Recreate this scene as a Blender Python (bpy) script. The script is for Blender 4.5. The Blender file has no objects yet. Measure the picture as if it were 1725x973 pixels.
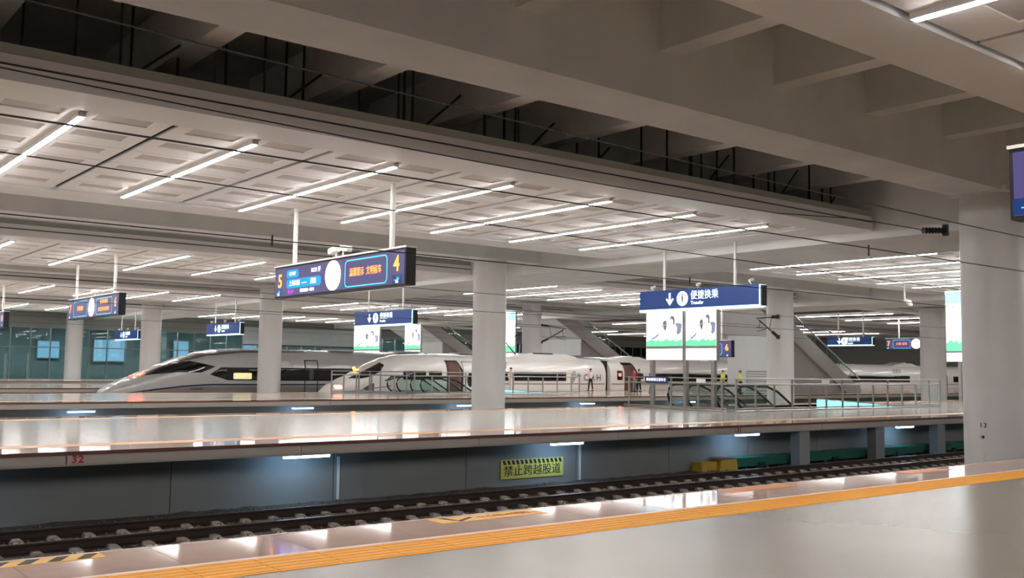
import bpy, bmesh, math, random
from mathutils import Matrix, Vector
import numpy as np

random.seed(7)
SC = bpy.context.scene
COL = SC.collection

# ------------------------------------------------------------------ camera
CX, CY = 862.5, 486.5                       # frame is 1725 x 973
VL, VR, HC = (-469.0, 602.0), (2965.0, 648.0), 1.7
_a = np.array([VL[0] - CX, VL[1] - CY]); _b = np.array([VR[0] - CX, VR[1] - CY])
FPX = float(np.sqrt(-(_a @ _b)))
_Y = np.array([_a[0], _a[1], FPX]); _Y /= np.linalg.norm(_Y)
_X = np.array([_b[0], _b[1], FPX]); _X /= np.linalg.norm(_X)
_Z = np.cross(_X, _Y); _Z /= np.linalg.norm(_Z)
RW = np.array([_X, _Y, _Z])                 # world = RW @ camera(right, down, forward)
cam_d = bpy.data.cameras.new('camera')
cam = bpy.data.objects.new('camera', cam_d); COL.objects.link(cam)
r, d, f = RW[:, 0], RW[:, 1], RW[:, 2]
cam.matrix_world = Matrix(((r[0], -d[0], -f[0], 0), (r[1], -d[1], -f[1], 0), (r[2], -d[2], -f[2], HC), (0, 0, 0, 1)))
cam_d.sensor_fit = 'HORIZONTAL'; cam_d.sensor_width = 36.0
cam_d.lens = FPX / 1725.0 * 36.0
cam_d.clip_start = 0.05; cam_d.clip_end = 1000
SC.camera = cam

# ------------------------------------------------------------------ world and exposure
W = bpy.data.worlds.new('world'); SC.world = W; W.use_nodes = True
bg = W.node_tree.nodes['Background']
bg.inputs[0].default_value = (0.80, 0.78, 0.76, 1); bg.inputs[1].default_value = 0.10
SC.view_settings.view_transform = 'Standard'; SC.view_settings.look = 'None'
SC.view_settings.exposure = 0.62; SC.view_settings.gamma = 1.0
SC.view_settings.use_curve_mapping = False
LAMP_POWER = 42.0
SC.cycles.max_bounces = 8; SC.cycles.diffuse_bounces = 6; SC.cycles.use_adaptive_sampling = True; SC.cycles.adaptive_threshold = 0.07; SC.cycles.glossy_bounces = 4
SC.cycles.transparent_max_bounces = 48; SC.cycles.caustics_reflective = False; SC.cycles.caustics_refractive = False
SC.cycles.sample_clamp_indirect = 6.0

# ------------------------------------------------------------------ materials
MATS = {}
def srgb(r, g, b):
    def c(v):
        v /= 255.0
        return v / 12.92 if v <= 0.04045 else ((v + 0.055) / 1.055) ** 2.4
    return (c(r), c(g), c(b), 1.0)
def mat(name, col, rough=0.6, metal=0.0, emit=0.0, ecol=None, var=0.0, scale=3.0, bump=0.0, spec=0.5, coat=0.0, bscale=None, stretch=None):
    if name in MATS: return MATS[name]
    m = bpy.data.materials.new(name); m.use_nodes = True
    nt = m.node_tree; p = nt.nodes['Principled BSDF']
    p.inputs['Base Color'].default_value = col
    p.inputs['Roughness'].default_value = rough
    p.inputs['Metallic'].default_value = metal
    p.inputs['Specular IOR Level'].default_value = spec
    if coat: p.inputs['Coat Weight'].default_value = coat; p.inputs['Coat Roughness'].default_value = 0.08
    if emit > 0:
        p.inputs['Emission Color'].default_value = ecol or col
        p.inputs['Emission Strength'].default_value = emit
    if var > 0 or bump > 0:
        tc = nt.nodes.new('ShaderNodeTexCoord'); src = tc.outputs['Object']
        if stretch:
            mp = nt.nodes.new('ShaderNodeMapping'); mp.inputs['Scale'].default_value = stretch
            nt.links.new(src, mp.inputs['Vector']); src = mp.outputs['Vector']
        if var > 0:
            n = nt.nodes.new('ShaderNodeTexNoise'); n.inputs['Scale'].default_value = scale
            n.inputs['Detail'].default_value = 6
            rmp = nt.nodes.new('ShaderNodeValToRGB')
            rmp.color_ramp.elements[0].position = 0.3; rmp.color_ramp.elements[1].position = 0.7
            lo = tuple(max(0, c * (1 - var)) for c in col[:3]) + (1,)
            hi = tuple(min(1, c * (1 + var)) for c in col[:3]) + (1,)
            rmp.color_ramp.elements[0].color = lo; rmp.color_ramp.elements[1].color = hi
            nt.links.new(src, n.inputs['Vector']); nt.links.new(n.outputs['Fac'], rmp.inputs['Fac'])
            nt.links.new(rmp.outputs['Color'], p.inputs['Base Color'])
        if bump > 0:
            n2 = nt.nodes.new('ShaderNodeTexNoise'); n2.inputs['Scale'].default_value = bscale or scale * 4
            bp = nt.nodes.new('ShaderNodeBump'); bp.inputs['Strength'].default_value = bump
            bp.inputs['Distance'].default_value = 0.01
            nt.links.new(src, n2.inputs['Vector']); nt.links.new(n2.outputs['Fac'], bp.inputs['Height'])
            nt.links.new(bp.outputs['Normal'], p.inputs['Normal'])
    MATS[name] = m
    return m
def glass_mat(name, tint, mixf=0.25, rough=0.03):
    m = bpy.data.materials.new(name); m.use_nodes = True; nt = m.node_tree; nt.nodes.clear()
    o = nt.nodes.new('ShaderNodeOutputMaterial'); t = nt.nodes.new('ShaderNodeBsdfTransparent'); t.inputs[0].default_value = tint
    g = nt.nodes.new('ShaderNodeBsdfGlossy'); g.inputs['Roughness'].default_value = rough
    fr = nt.nodes.new('ShaderNodeFresnel'); ge = nt.nodes.new('ShaderNodeNewGeometry')
    ior = nt.nodes.new('ShaderNodeMapRange'); ior.inputs['To Min'].default_value = 1.5; ior.inputs['To Max'].default_value = 1 / 1.5
    nt.links.new(ge.outputs['Backfacing'], ior.inputs['Value']); nt.links.new(ior.outputs['Result'], fr.inputs[0])   # thin pane: same reflection on both faces
    mx = nt.nodes.new('ShaderNodeMixShader')
    nt.links.new(fr.outputs[0], mx.inputs[0]); nt.links.new(t.outputs[0], mx.inputs[1]); nt.links.new(g.outputs[0], mx.inputs[2])
    nt.links.new(mx.outputs[0], o.inputs[0]); MATS[name] = m
    return m

CONC = mat('painted_concrete', srgb(234, 234, 232), 0.75, var=0.06, scale=0.7, bump=0.15)
CONCD = mat('raw_concrete', srgb(205, 204, 200), 0.85, var=0.10, scale=0.6, bump=0.2)
COLM = mat('column_paint', srgb(218, 215, 213), 0.38, var=0.025, scale=0.8, bump=0.05)
PANEL = mat('ceiling_panel_white', srgb(246, 243, 241), 0.5, var=0.03, scale=1.2)
INSET = mat('perforated_panel', srgb(196, 190, 183), 0.65, var=0.04, scale=30)
DECK = mat('ceiling_deck_dark', srgb(78, 74, 70), 0.8)
FASC = mat('fascia_metal', srgb(238, 236, 234), 0.42, var=0.02, scale=0.6)
FASCG = mat('gutter_metal', srgb(172, 174, 166), 0.5, var=0.03, scale=0.8)
STEEL_D = mat('hanger_steel', srgb(42, 42, 42), 0.6)
FLOOR = mat('polished_granite_floor', srgb(118, 110, 99), 0.24, var=0.05, scale=0.5, spec=0.22)
FLOOR2 = mat('polished_granite_island', srgb(176, 171, 164), 0.12, var=0.05, scale=0.4, spec=0.4)
PINK = mat('red_granite_edge', srgb(186, 154, 141), 0.06, var=0.07, scale=2.5, spec=0.55)
YEL = mat('tactile_yellow', srgb(226, 156, 40), 0.55, var=0.04, scale=6)
ORG = mat('tactile_orange', srgb(222, 172, 118), 0.3, var=0.04, scale=4)
LINE = mat('pale_edge_line', srgb(222, 198, 188), 0.4)
NOSE = mat('nosing_brown', srgb(112, 72, 62), 0.5, var=0.05)
PFACE = mat('platform_fascia', srgb(186, 178, 170), 0.5, var=0.03, scale=1.5)
UWALL = mat('underplatform_wall', srgb(126, 129, 128), 0.55, var=0.05, scale=0.8)
BALL = mat('ballast', srgb(84, 78, 72), 0.95, var=0.35, scale=14, bump=0.9, bscale=22)
STONE = mat('ballast_stone', srgb(98, 92, 86), 0.95, var=0.25, scale=3)
RAIL = mat('rusty_rail_steel', srgb(52, 40, 35), 0.6, metal=0.3, var=0.2, scale=6)
RAILT = mat('rail_head_polished', srgb(120, 112, 108), 0.28, metal=0.9)
SLEEP = mat('concrete_sleeper', srgb(158, 150, 144), 0.9, var=0.10, scale=8)
BLACK = mat('black_rubber', srgb(22, 22, 23), 0.45)
DARK = mat('dark_gap', srgb(18, 18, 19), 0.7)
SST = mat('brushed_stainless', srgb(172, 170, 166), 0.32, metal=0.85)
WPAINT = mat('white_paint_metal', srgb(228, 226, 222), 0.4)
TRW = mat('train_white', srgb(226, 223, 219), 0.22, coat=0.4)
TRG = mat('train_silver_grey', srgb(192, 193, 195), 0.24, coat=0.4, metal=0.1)
TRSK = mat('train_skirt_grey', srgb(128, 125, 122), 0.45)
GLB = mat('train_black_glass', srgb(14, 15, 19), 0.06, coat=0.5)
TRBL = mat('train_dark_blue_line', srgb(28, 32, 58), 0.3)
GLS = glass_mat('clear_glass', (0.89, 0.945, 0.93, 1))
GLG = glass_mat('green_tinted_glass', (0.48, 0.58, 0.57, 1), rough=0.02)
BANKM = mat('escalator_cladding', srgb(206, 210, 212), 0.42, var=0.02, scale=1.0)
BANKS = mat('escalator_side', srgb(178, 174, 170), 0.5, var=0.02)
NAVY = mat('sign_navy', srgb(22, 52, 108), 0.35, emit=0.16, ecol=srgb(22, 62, 140))
CASE = mat('sign_case_dark', srgb(38, 38, 42), 0.5)
SCREEN = mat('led_screen', srgb(24, 22, 44), 0.4, emit=0.55, ecol=srgb(88, 80, 132))
ORANGE = mat('led_orange', srgb(255, 150, 60), 0.5, emit=1.25, ecol=srgb(255, 146, 62))
CYANL = mat('led_cyan', srgb(70, 190, 215), 0.5, emit=0.75, ecol=srgb(60, 178, 206))
PILL = mat('led_blue', srgb(10, 120, 200), 0.5, emit=0.7, ecol=srgb(8, 130, 214))
WHITEL = mat('led_white', srgb(245, 245, 255), 0.5, emit=1.1, ecol=srgb(236, 238, 255))
PURP = mat('led_purple', srgb(190, 40, 220), 0.5, emit=0.8, ecol=srgb(190, 40, 225))
CLOCKW = mat('clock_white', srgb(255, 255, 255), 0.5, emit=1.3, ecol=(1, 1, 1, 1))
SGWHITE = mat('sign_white', srgb(235, 248, 252), 0.5, emit=0.95, ecol=srgb(225, 245, 250))
SGEDGE = mat('sign_edge_lit', srgb(200, 240, 250), 0.5, emit=1.1, ecol=srgb(190, 236, 250))
ADW = mat('poster_white', srgb(250, 252, 252), 0.5, emit=1.25, ecol=srgb(246, 252, 252))
ADG = mat('poster_green', srgb(80, 190, 130), 0.5, emit=0.85, ecol=srgb(104, 204, 152))
ADB = mat('poster_blue_sky', srgb(120, 190, 235), 0.5, emit=0.95, ecol=srgb(130, 200, 240))
ADD = mat('poster_dark', srgb(110, 104, 122), 0.5, emit=0.45, ecol=srgb(122, 116, 136))
ADJ = mat('poster_jacket', srgb(130, 136, 160), 0.5, emit=0.5, ecol=srgb(140, 146, 170))
ADR = mat('poster_dress', srgb(240, 238, 232), 0.5, emit=0.85, ecol=srgb(240, 236, 230))
ADS = mat('poster_skin', srgb(220, 190, 170), 0.5, emit=0.6, ecol=srgb(222, 190, 172))
ADT = mat('poster_grey_text', srgb(150, 160, 165), 0.5, emit=0.5, ecol=srgb(150, 160, 165))
ADY = mat('poster_yellow', srgb(245, 210, 60), 0.5, emit=1.0, ecol=srgb(245, 210, 60))
LAMPM = mat('led_strip_diffuser', srgb(255, 250, 246), 0.5, emit=LAMP_POWER, ecol=(1.0, 0.972, 0.958, 1))
EDGEL = mat('edge_lamp_blue_white', srgb(225, 238, 255), 0.5, emit=18.0, ecol=(0.40, 0.66, 1.0, 1))
HOLEL = mat('stairwell_cyan_light', srgb(120, 230, 235), 0.5, emit=1.3, ecol=srgb(120, 228, 235))
TAILR = mat('tail_lamp_red', srgb(255, 80, 60), 0.4, emit=5.0, ecol=srgb(255, 70, 50))
HEADP = mat('marker_lamp_pink', srgb(255, 170, 150), 0.4, emit=5.0, ecol=srgb(255, 120, 100))
HEADO = mat('marker_lamp_amber', srgb(255, 170, 60), 0.4, emit=4.0, ecol=srgb(255, 160, 50))
LITWIN = mat('lit_train_window', srgb(220, 214, 160), 0.4, emit=0.65, ecol=srgb(214, 206, 150))
REDT = mat('red_stencil', srgb(178, 40, 44), 0.6)
BLKT = mat('black_stencil', srgb(30, 30, 32), 0.6)
SIGNY = mat('warning_yellow', srgb(202, 198, 96), 0.5)
HAZY = mat('hazard_yellow', srgb(226, 170, 50), 0.45)
HAZO = mat('hazard_orange_patch', srgb(212, 130, 60), 0.4)
GREENB = mat('green_trough', srgb(38, 108, 92), 0.5, var=0.06)
YBOX = mat('yellow_box', srgb(196, 160, 56), 0.5, var=0.05)
GREYP = mat('grey_post', srgb(142, 146, 150), 0.45)
WIRE = mat('catenary_wire', srgb(46, 44, 44), 0.5)
DOORIN = mat('train_interior_brown', srgb(96, 62, 54), 0.6)
SIGNV = mat('notice_violet_blue', srgb(38, 34, 86), 0.4, emit=0.1, ecol=srgb(38, 34, 86))
MULL = mat('mullion_grey', srgb(138, 142, 140), 0.5)
FARW = mat('far_wall_grey', srgb(150, 150, 148), 0.7, var=0.05)
FARD = mat('far_wall_dark', srgb(92, 92, 92), 0.8, var=0.05)

# small glowing prints and screens are seen but need not be sampled as lamps
for _n in ('sign_navy', 'led_screen', 'led_orange', 'led_cyan', 'led_blue', 'led_white', 'led_purple', 'sign_white', 'poster_green', 'poster_dark', 'poster_skin',
           'poster_jacket', 'poster_dress', 'poster_grey_text', 'poster_yellow', 'poster_blue_sky', 'marker_lamp_amber', 'lit_train_window', 'notice_violet_blue', 'clock_white'):
    MATS[_n].cycles.emission_sampling = 'NONE'
# ------------------------------------------------------------------ mesh helpers
class MB:
    def __init__(s): s.v = []; s.f = []; s.m = []
    def add(s, vs, fs, mi=0):
        o = len(s.v); s.v += [tuple(map(float, q)) for q in vs]
        for q in fs: s.f.append(tuple(i + o for i in q)); s.m.append(mi)
        return s
    def box(s, x0, x1, y0, y1, z0, z1, mi=0):
        return s.add([(x0, y0, z0), (x1, y0, z0), (x1, y1, z0), (x0, y1, z0), (x0, y0, z1), (x1, y0, z1), (x1, y1, z1), (x0, y1, z1)],
                     [(0, 3, 2, 1), (4, 5, 6, 7), (0, 1, 5, 4), (1, 2, 6, 5), (2, 3, 7, 6), (3, 0, 4, 7)], mi)
    def prism(s, pts, a0, a1, axis='x', mi=0):
        """pts = 2D outline in the other two axes (in x,y,z order), run from a0 to a1 along axis."""
        n = len(pts)
        def P(p, a):
            return (a, p[0], p[1]) if axis == 'x' else (p[0], a, p[1]) if axis == 'y' else (p[0], p[1], a)
        vs = [P(p, a0) for p in pts] + [P(p, a1) for p in pts]
        fs = [tuple(range(n)), tuple(range(2 * n - 1, n - 1, -1))] + [(i, n + i, n + (i + 1) % n, (i + 1) % n) for i in range(n)]
        return s.add(vs, fs, mi)
    def tube(s, pts, rad, seg=8, mi=0, cap=True):
        pts = [Vector(p) for p in pts]; rings = []; up = Vector((0, 0, 1))
        for i, p in enumerate(pts):
            a = pts[max(i - 1, 0)]; b = pts[min(i + 1, len(pts) - 1)]
            t = (b - a).normalized()
            u = t.cross(up if abs(t.z) < 0.95 else Vector((1, 0, 0))).normalized(); w = u.cross(t)
            rr = rad[i] if isinstance(rad, (list, tuple)) else rad
            rings.append([p + (u * math.cos(k * 2 * math.pi / seg) + w * math.sin(k * 2 * math.pi / seg)) * rr for k in range(seg)])
        vs = [q for rg in rings for q in rg]; fs = []
        for i in range(len(rings) - 1):
            for k in range(seg):
                fs.append((i * seg + k, i * seg + (k + 1) % seg, (i + 1) * seg + (k + 1) % seg, (i + 1) * seg + k))
        if cap: fs.append(tuple(range(seg - 1, -1, -1))); fs.append(tuple((len(rings) - 1) * seg + k for k in range(seg)))
        return s.add(vs, fs, mi)
    def mesh(s, name, mats, org=(0, 0, 0), smooth=False):
        me = bpy.data.meshes.new(name)
        me.from_pydata([(a - org[0], b - org[1], c - org[2]) for a, b, c in s.v], [], s.f)
        for m in (mats if isinstance(mats, (list, tuple)) else [mats]): me.materials.append(m)
        if any(s.m): me.polygons.foreach_set('material_index', s.m)
        bm = bmesh.new(); bm.from_mesh(me); bmesh.ops.recalc_face_normals(bm, faces=bm.faces); bm.to_mesh(me); bm.free()
        if smooth:
            me.polygons.foreach_set('use_smooth', [True] * len(me.polygons))
            try: me.set_sharp_from_angle(angle=math.radians(40))
            except Exception: pass
        return me
    def build(s, name, mats, parent=None, org=None, smooth=False):
        if org is None: org = worg(parent) if parent is not None else (0, 0, 0)
        me = s.mesh(name, mats, org, smooth)
        o = bpy.data.objects.new(name, me); COL.objects.link(o)
        if parent is not None: o.parent = parent
        else: o.location = org
        return o
def worg(o):
    p = Vector((0, 0, 0))
    while o is not None: p = p + o.location; o = o.parent
    return tuple(p)
def inst(me, name, loc, parent=None):
    o = bpy.data.objects.new(name, me); COL.objects.link(o)
    if parent is not None:
        o.parent = parent; w = worg(parent); o.location = (loc[0] - w[0], loc[1] - w[1], loc[2] - w[2])
    else: o.location = loc
    return o
def tag(o, label, cat=None, group=None, kind=None):
    o['label'] = label
    if cat: o['category'] = cat
    if group: o['group'] = group
    if kind: o['kind'] = kind
    return o
def thing(name, loc, label, cat, group=None):
    o = bpy.data.objects.new(name, None); COL.objects.link(o); o.location = loc
    o.empty_display_size = 0.2
    return tag(o, label, cat, group)
def struct(name, mb, m, label, parent=None, org=None, smooth=False):
    return tag(mb.build(name, m, parent, org, smooth), label, kind='structure')
def copy_tree(o, parent=None):
    c = o.copy(); COL.objects.link(c); c.parent = parent
    for ch in list(o.children): copy_tree(ch, c)
    return c
ORD = ['first', 'second', 'third', 'fourth', 'fifth', 'sixth', 'seventh', 'eighth', 'ninth', 'tenth', 'eleventh', 'twelfth']
TEXTS = []
FACE = {'-x': Matrix(((0, 0, -1), (-1, 0, 0), (0, 1, 0))), '-y': Matrix(((1, 0, 0), (0, 0, -1), (0, 1, 0))), 'z': Matrix(((1, 0, 0), (0, 1, 0), (0, 0, 1)))}
def text(body, size, loc, face, m, parent, name='lettering', sx=1.0, align='CENTER', bold=0.0):
    cu = bpy.data.curves.new(name, 'FONT'); cu.body = body; cu.size = size
    cu.align_x = align; cu.align_y = 'CENTER'; cu.extrude = 0.003; cu.offset = bold; cu.resolution_u = 3
    o = bpy.data.objects.new(name, cu); COL.objects.link(o)
    TEXTS.append((o, size, loc, face, m, parent, name, sx)); return o
def finish_texts():
    bpy.context.view_layer.update()
    dg = bpy.context.evaluated_depsgraph_get()
    for o, size, loc, face, m, parent, name, sx in TEXTS:
        me = bpy.data.meshes.new_from_object(o.evaluated_get(dg))
        me.materials.clear(); me.materials.append(m)
        me.transform(FACE[face].to_4x4() @ Matrix.Diagonal((sx, 1, 1, 1)))
        bpy.data.objects.remove(o)
        inst(me, name, loc, parent)
def polyX(name, pts, X, th, m, parent):     # outline of (y,z) facing -X at X
    return MB().prism(pts, X - th, X).build(name, m, parent)
def polyY(name, pts, Yv, th, m, parent):    # outline of (x,z) facing -Y
    return MB().prism(pts, Yv - th, Yv, 'y').build(name, m, parent)
def disc(cy, cz, ry, rz, n=32): return [(cy + ry * math.cos(2 * math.pi * i / n), cz + rz * math.sin(2 * math.pi * i / n)) for i in range(n)]
def rrect(y0, y1, z0, z1, rad, n=5):
    out = []
    for cy, cz, a in ((y1 - rad, z1 - rad, 0), (y0 + rad, z1 - rad, 90), (y0 + rad, z0 + rad, 180), (y1 - rad, z0 + rad, 270)):
        for k in range(n + 1):
            t = math.radians(a + 90 * k / n); out.append((cy + rad * math.cos(t), cz + rad * math.sin(t)))
    return out
def ring(outer, inner):
    n = len(outer)
    return outer, inner, n
def frameX(name, o1, o2, X, th, m, parent):
    n = len(o1); mb = MB()
    vs = [(X - th, *p) for p in o1] + [(X - th, *p) for p in o2] + [(X, *p) for p in o1] + [(X, *p) for p in o2]
    fs = []
    for i in range(n):
        j = (i + 1) % n
        fs += [(i, j, n + j, n + i), (2 * n + i, 3 * n + i, 3 * n + j, 2 * n + j), (i, 2 * n + i, 2 * n + j, j), (n + i, n + j, 3 * n + j, 3 * n + i)]
    return mb.add(vs, fs).build(name, m, parent)

# ================================================================== the hall
XA, XB = -22.0, 138.0
P = [(-3.6, 9.42), (20.2, 33.2), (44.9, 58.2), (69.6, 82.6), (94.2, 107.2)]     # platforms: front and back edge in Y
PC = [2.9, 26.45, 51.1, 75.7, 100.3]                                              # centre of the ceiling over each platform
PN = ['the near platform', 'the first island platform', 'the train platform', 'the third island platform', 'the farthest platform']
HOLE = (33.9, 49.5, 26.95, 32.0)

struct('roof_slab', MB().box(XA, XB, -14, 124, 9.7, 10.0), CONCD, 'grey concrete roof slab high above the tracks')
struct('track_bed_floor', MB().box(XA, XB, -14, 124, -2.0, -1.55), CONCD, 'grey concrete floor below the ballast of the tracks')
struct('wall_back', MB().box(XA, XB, -14.3, -14, -2, 10), FARW, 'pale grey wall behind the near platform')
struct('wall_left', MB().box(XA - 0.3, XA, -14, 124, -2, 10), FARW, 'pale grey end wall of the hall at the left')
struct('wall_right', MB().box(XB, XB + 0.3, -14, 124, -2, 10), FARW, 'grey end wall far down the tracks')

# ------------------------------------------------------------------ near platform
y0, y1 = P[0]
p1 = struct('platform_floor', MB().box(XA, XB, y0, 7.70, -0.30, 0.0).box(XA, XB, y0 + .8, 8.6, -1.5, -0.30), FLOOR,
            'polished grey granite floor of the near platform')
tile = MB().box(-.304, .304, 0, .615, -.02, .004)
for k in range(5): tile.box(-.304, .304, .055 + k * .118, .055 + k * .118 + .045, .004, .0075)
tile_me = tile.mesh('tactile_tile', YEL)
MB().box(XA, XB, 7.70, 8.32, -.30, -.02).build('tactile_bed', YEL, p1)
for i in range(95): inst(tile_me, 'tactile_tile', (-1.5 + i * .615, 7.702, 0), p1)
MB().box(56.7, XB, 7.70, 8.32, -.02, .006).build('tactile_strip_far', YEL, p1)
MB().box(XA, XB, 8.32, 8.385, -.30, 0.004).build('edge_line', LINE, p1)
MB().box(XA, XB, 8.385, 9.42, -.30, -.02).build('edge_bed', PINK, p1)
sl = MB().box(0, 1.196, 8.388, 9.40, -.02, 0.0).mesh('edge_slab', PINK)
for i in range(48): inst(sl, 'edge_slab', (-1.6 + i * 1.2, 0, 0), p1)
MB().box(56, XB, 8.388, 9.40, -.02, 0.0).build('edge_slab_far', PINK, p1)
MB().box(XA, XB, 9.40, 9.425, -.30, 0.002).build('nosing', LINE, p1)
# door stickers on the edge slabs
def sticker(xa, xb, ya, yb, label, kind):
    t = thing('floor_sticker', ((xa + xb) / 2, (ya + yb) / 2, 0.0), label, 'sticker', 'floor stickers on the platform edge')
    MB().box(xa, xb, ya, yb, 0.0005, 0.003).build('base_sheet', HAZY if kind != 'plain' else HAZO, t)
    if kind == 'stripe':
        n = 5; w = (xb - xa) / n
        for i in range(n):
            a = xa + i * w
            MB().prism([(a, ya + .03), (a + w * .45, ya + .03), (a + w * .95, yb - .03), (a + w * .5, yb - .03)], .003, .005, 'z').build('stripe', BLKT, t)
    if kind == 'arrow':
        MB().prism([(xa + .16, yb - .03), (xa + .24, yb - .03), (xa + .27, ya + .09), (xa + .52, yb - .10), (xa + .55, yb - .14), (xa + .27, ya + .02)], .003, .005, 'z').build('arrow', BLKT, t)
        text('小心站台间隙', .13, (xa + .98, (ya + yb) / 2, .004), 'z', HAZO, t)
sticker(1.55, 2.75, 9.13, 9.38, 'yellow and black striped sticker at the left end of the red platform edge', 'stripe')
sticker(6.25, 7.75, 9.02, 9.36, 'yellow sticker with a black arrow on the near red platform edge', 'arrow')
sticker(11.2, 12.7, 9.06, 9.38, 'orange sticker on the red platform edge left of the column', 'plain')
sticker(15.9, 17.3, 9.06, 9.38, 'orange sticker on the red platform edge closest to the big column', 'plain')

# ------------------------------------------------------------------ island platforms
def island(i, hole, detail):
    ya, yb = P[i]; root = None
    fl = MB()
    inner = (ya + 1.85, yb - 1.85)
    dy = PC[i] - PC[1]
    if hole:
        hx0, hx1, hy0, hy1 = HOLE[0], (HOLE[1] if i == 1 else 46.6), HOLE[2] + dy, min(HOLE[3] + dy, inner[1] + 0.6)
        hy1 = min(hy1, yb - 1.3)
        y_in1 = max(inner[1], hy1)
        for bx in ((XA, hx0, inner[0], y_in1), (hx1, XB, inner[0], y_in1), (hx0, hx1, inner[0], hy0), (hx0, hx1, hy1, y_in1 + .001)):
            if bx[3] - bx[2] > .02: fl.box(*bx, -.28, 0.0)
        yend = y_in1
    else:
        fl.box(XA, XB, inner[0], inner[1], -.28, 0.0); yend = inner[1]
    root = struct('platform_floor', fl, FLOOR2, 'polished pale granite floor of ' + PN[i])
    # solid base under the floor
    wy0, wy1 = ya + 1.0, yb - 1.0
    b = MB()
    if hole:
        b.box(XA, hx0 - .2, wy0 + .1, wy1 - .1, -1.5, -.281); b.box(hx1 + .2, XB, wy0 + .1, wy1 - .1, -1.5, -.281)
        b.box(hx0 - .2, hx1 + .2, wy0 + .1, hy0 - .2, -1.5, -.281)
        if wy1 - .1 > hy1 + .2: b.box(hx0 - .2, hx1 + .2, hy1 + .2, wy1 - .1, -1.5, -.281)
    else: b.box(XA, XB, wy0 + .1, wy1 - .1, -1.5, -.281)
    b.build('platform_base', UWALL, root)
    # tactile strip and red edge, front and back
    for s, e, out in ((ya, ya + 1.15, -1), (yb, yb - 1.15, 1)):
        lo, hi = sorted((s, e)); MB().box(XA, XB, lo, hi, -.06, 0.001).build('edge_strip', PINK, root)
        e2 = e + (.6 if out < 0 else -.6)
        lo, hi = sorted((e, e2)); MB().box(XA, XB, lo, hi, -.28, 0.004).build('tactile_strip', ORG, root)
        lo, hi = sorted((e2, inner[0] if out < 0 else yend))
        if hi - lo > .005: MB().box(XA, XB, lo, hi, -.28, -0.001).build('floor_joint', FLOOR2, root)
        lo, hi = sorted((s, s + out * .03)); MB().box(XA, XB, lo, hi, -.07, 0.002).build('nosing', NOSE, root)
        lo, hi = sorted((s - out * .02, e)); MB().box(XA, XB, lo, hi, -.28, -.0605).build('edge_slab_core', PFACE, root)
    return root
isl = {}
for i in (1, 2, 3, 4): isl[i] = island(i, i in (1, 2), i == 1)
# fascia panels of the second platform, single pieces between the joints
def fascia_panels(root, yf, x0, n, L):
    me = MB().box(.012, L - .012, yf - .012, yf + .03, -.245, -.072).mesh('fascia_panel', PFACE)
    for k in range(n): inst(me, 'fascia_panel', (x0 + k * L, 0, 0), root)
fascia_panels(isl[1], 20.2, .35, 13, 4.9); fascia_panels(isl[2], 44.9, 4.5, 10, 9.8)
# wall below the overhang of the second platform
uw = struct('wall_underplatform', MB().box(XA, XB, 21.26, 21.30, -1.5, -.28), DECK, 'grey panelled wall below the edge of the first island platform')
me = MB().box(.01, 3.87, 21.2, 21.26, -1.48, -.30).mesh('wall_panel', UWALL)
for k in range(-1, 14): inst(me, 'wall_panel', (-0.12 + k * 3.88, 0, 0), uw)
for px in (11.63, 19.4): MB().box(px - .03, px + .03, 21.16, 21.2, -1.45, -.45).build('conduit_pipe', WPAINT, uw)
for px, w in ((29.1, .48), (33.75, .48), (38.15, .48), (42.8, .48), (47.4, .48)):
    t = struct('support_pillar', MB().box(px - w, px + w * .2, 20.30, 20.66, -1.5, -.28), GREYP, 'square grey pillar holding up the platform edge above the rails', org=(px, 20.5, -1.5))
# cable trough and box
t = thing('cable_trough', (25.7, 20.95, -1.4), 'long dark green cable trough along the wall below the platform', 'trough')
MB().prism([(20.78, -1.40), (21.14, -1.40), (21.18, -1.12), (20.72, -1.12)], 25.8, 55).build('channel', GREENB, t)
MB().box(25.75, 55, 20.69, 21.19, -1.12, -1.09).build('lid', GREENB, t)
for k in range(12): MB().box(27 + k * 2.1, 27.3 + k * 2.1, 20.70, 20.77, -1.42, -1.30).build('bracket', DARK, t)
t = thing('equipment_box', (24.9, 20.9, -1.4), 'yellow equipment box with a sloped lid beside the rails', 'box')
MB().box(24.1, 24.85, 20.7, 21.1, -1.45, -1.16).build('side_cabinet', YBOX, t)
MB().prism([(24.85, -1.45), (25.75, -1.45), (25.68, -1.10), (24.95, -1.10)], 20.6, 21.1, 'y').build('body', YBOX, t)
MB().prism([(24.85, -1.10), (25.7, -1.10), (25.5, -1.06), (25.0, -1.06)], 20.58, 21.12, 'y').build('lid', NOSE, t)
# warning sign
t = thing('warning_sign', (17.64, 21.17, -1.27), 'yellow track-crossing warning sign with black Chinese characters on the wall', 'sign')
MB().box(16.53, 18.75, 21.165, 21.195, -1.28, -.77).build('plate', SIGNY, t)
for k in range(14):
    a = 16.58 + k * .153
    polyY('stripe', [(a, -.785), (a + .085, -.785), (a + .13, -.90), (a + .045, -.90)], 21.165, .004, BLKT, t)
text('禁止跨越股道', .31, (17.64, 21.162, -1.09), '-y', BLKT, t, sx=1.1)
# numbers on the fascia
for x, s, lb in ((5.46, '32', 'red stencilled 32 on the platform edge'), (25.3, '31', 'small red stencilled number on the platform edge above the rails')):
    t = thing('edge_number', (x, 20.18, -.16), lb, 'marking')
    for k, c in enumerate(s): text(c, .20, (x - .06 + .12 * k, 20.183, -.155), '-y', REDT, t, 'digit', bold=.006)
    MB().box(x - .2, x - .19, 20.182, 20.186, -.23, -.09).build('tick_mark', BLKT, t)
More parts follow.
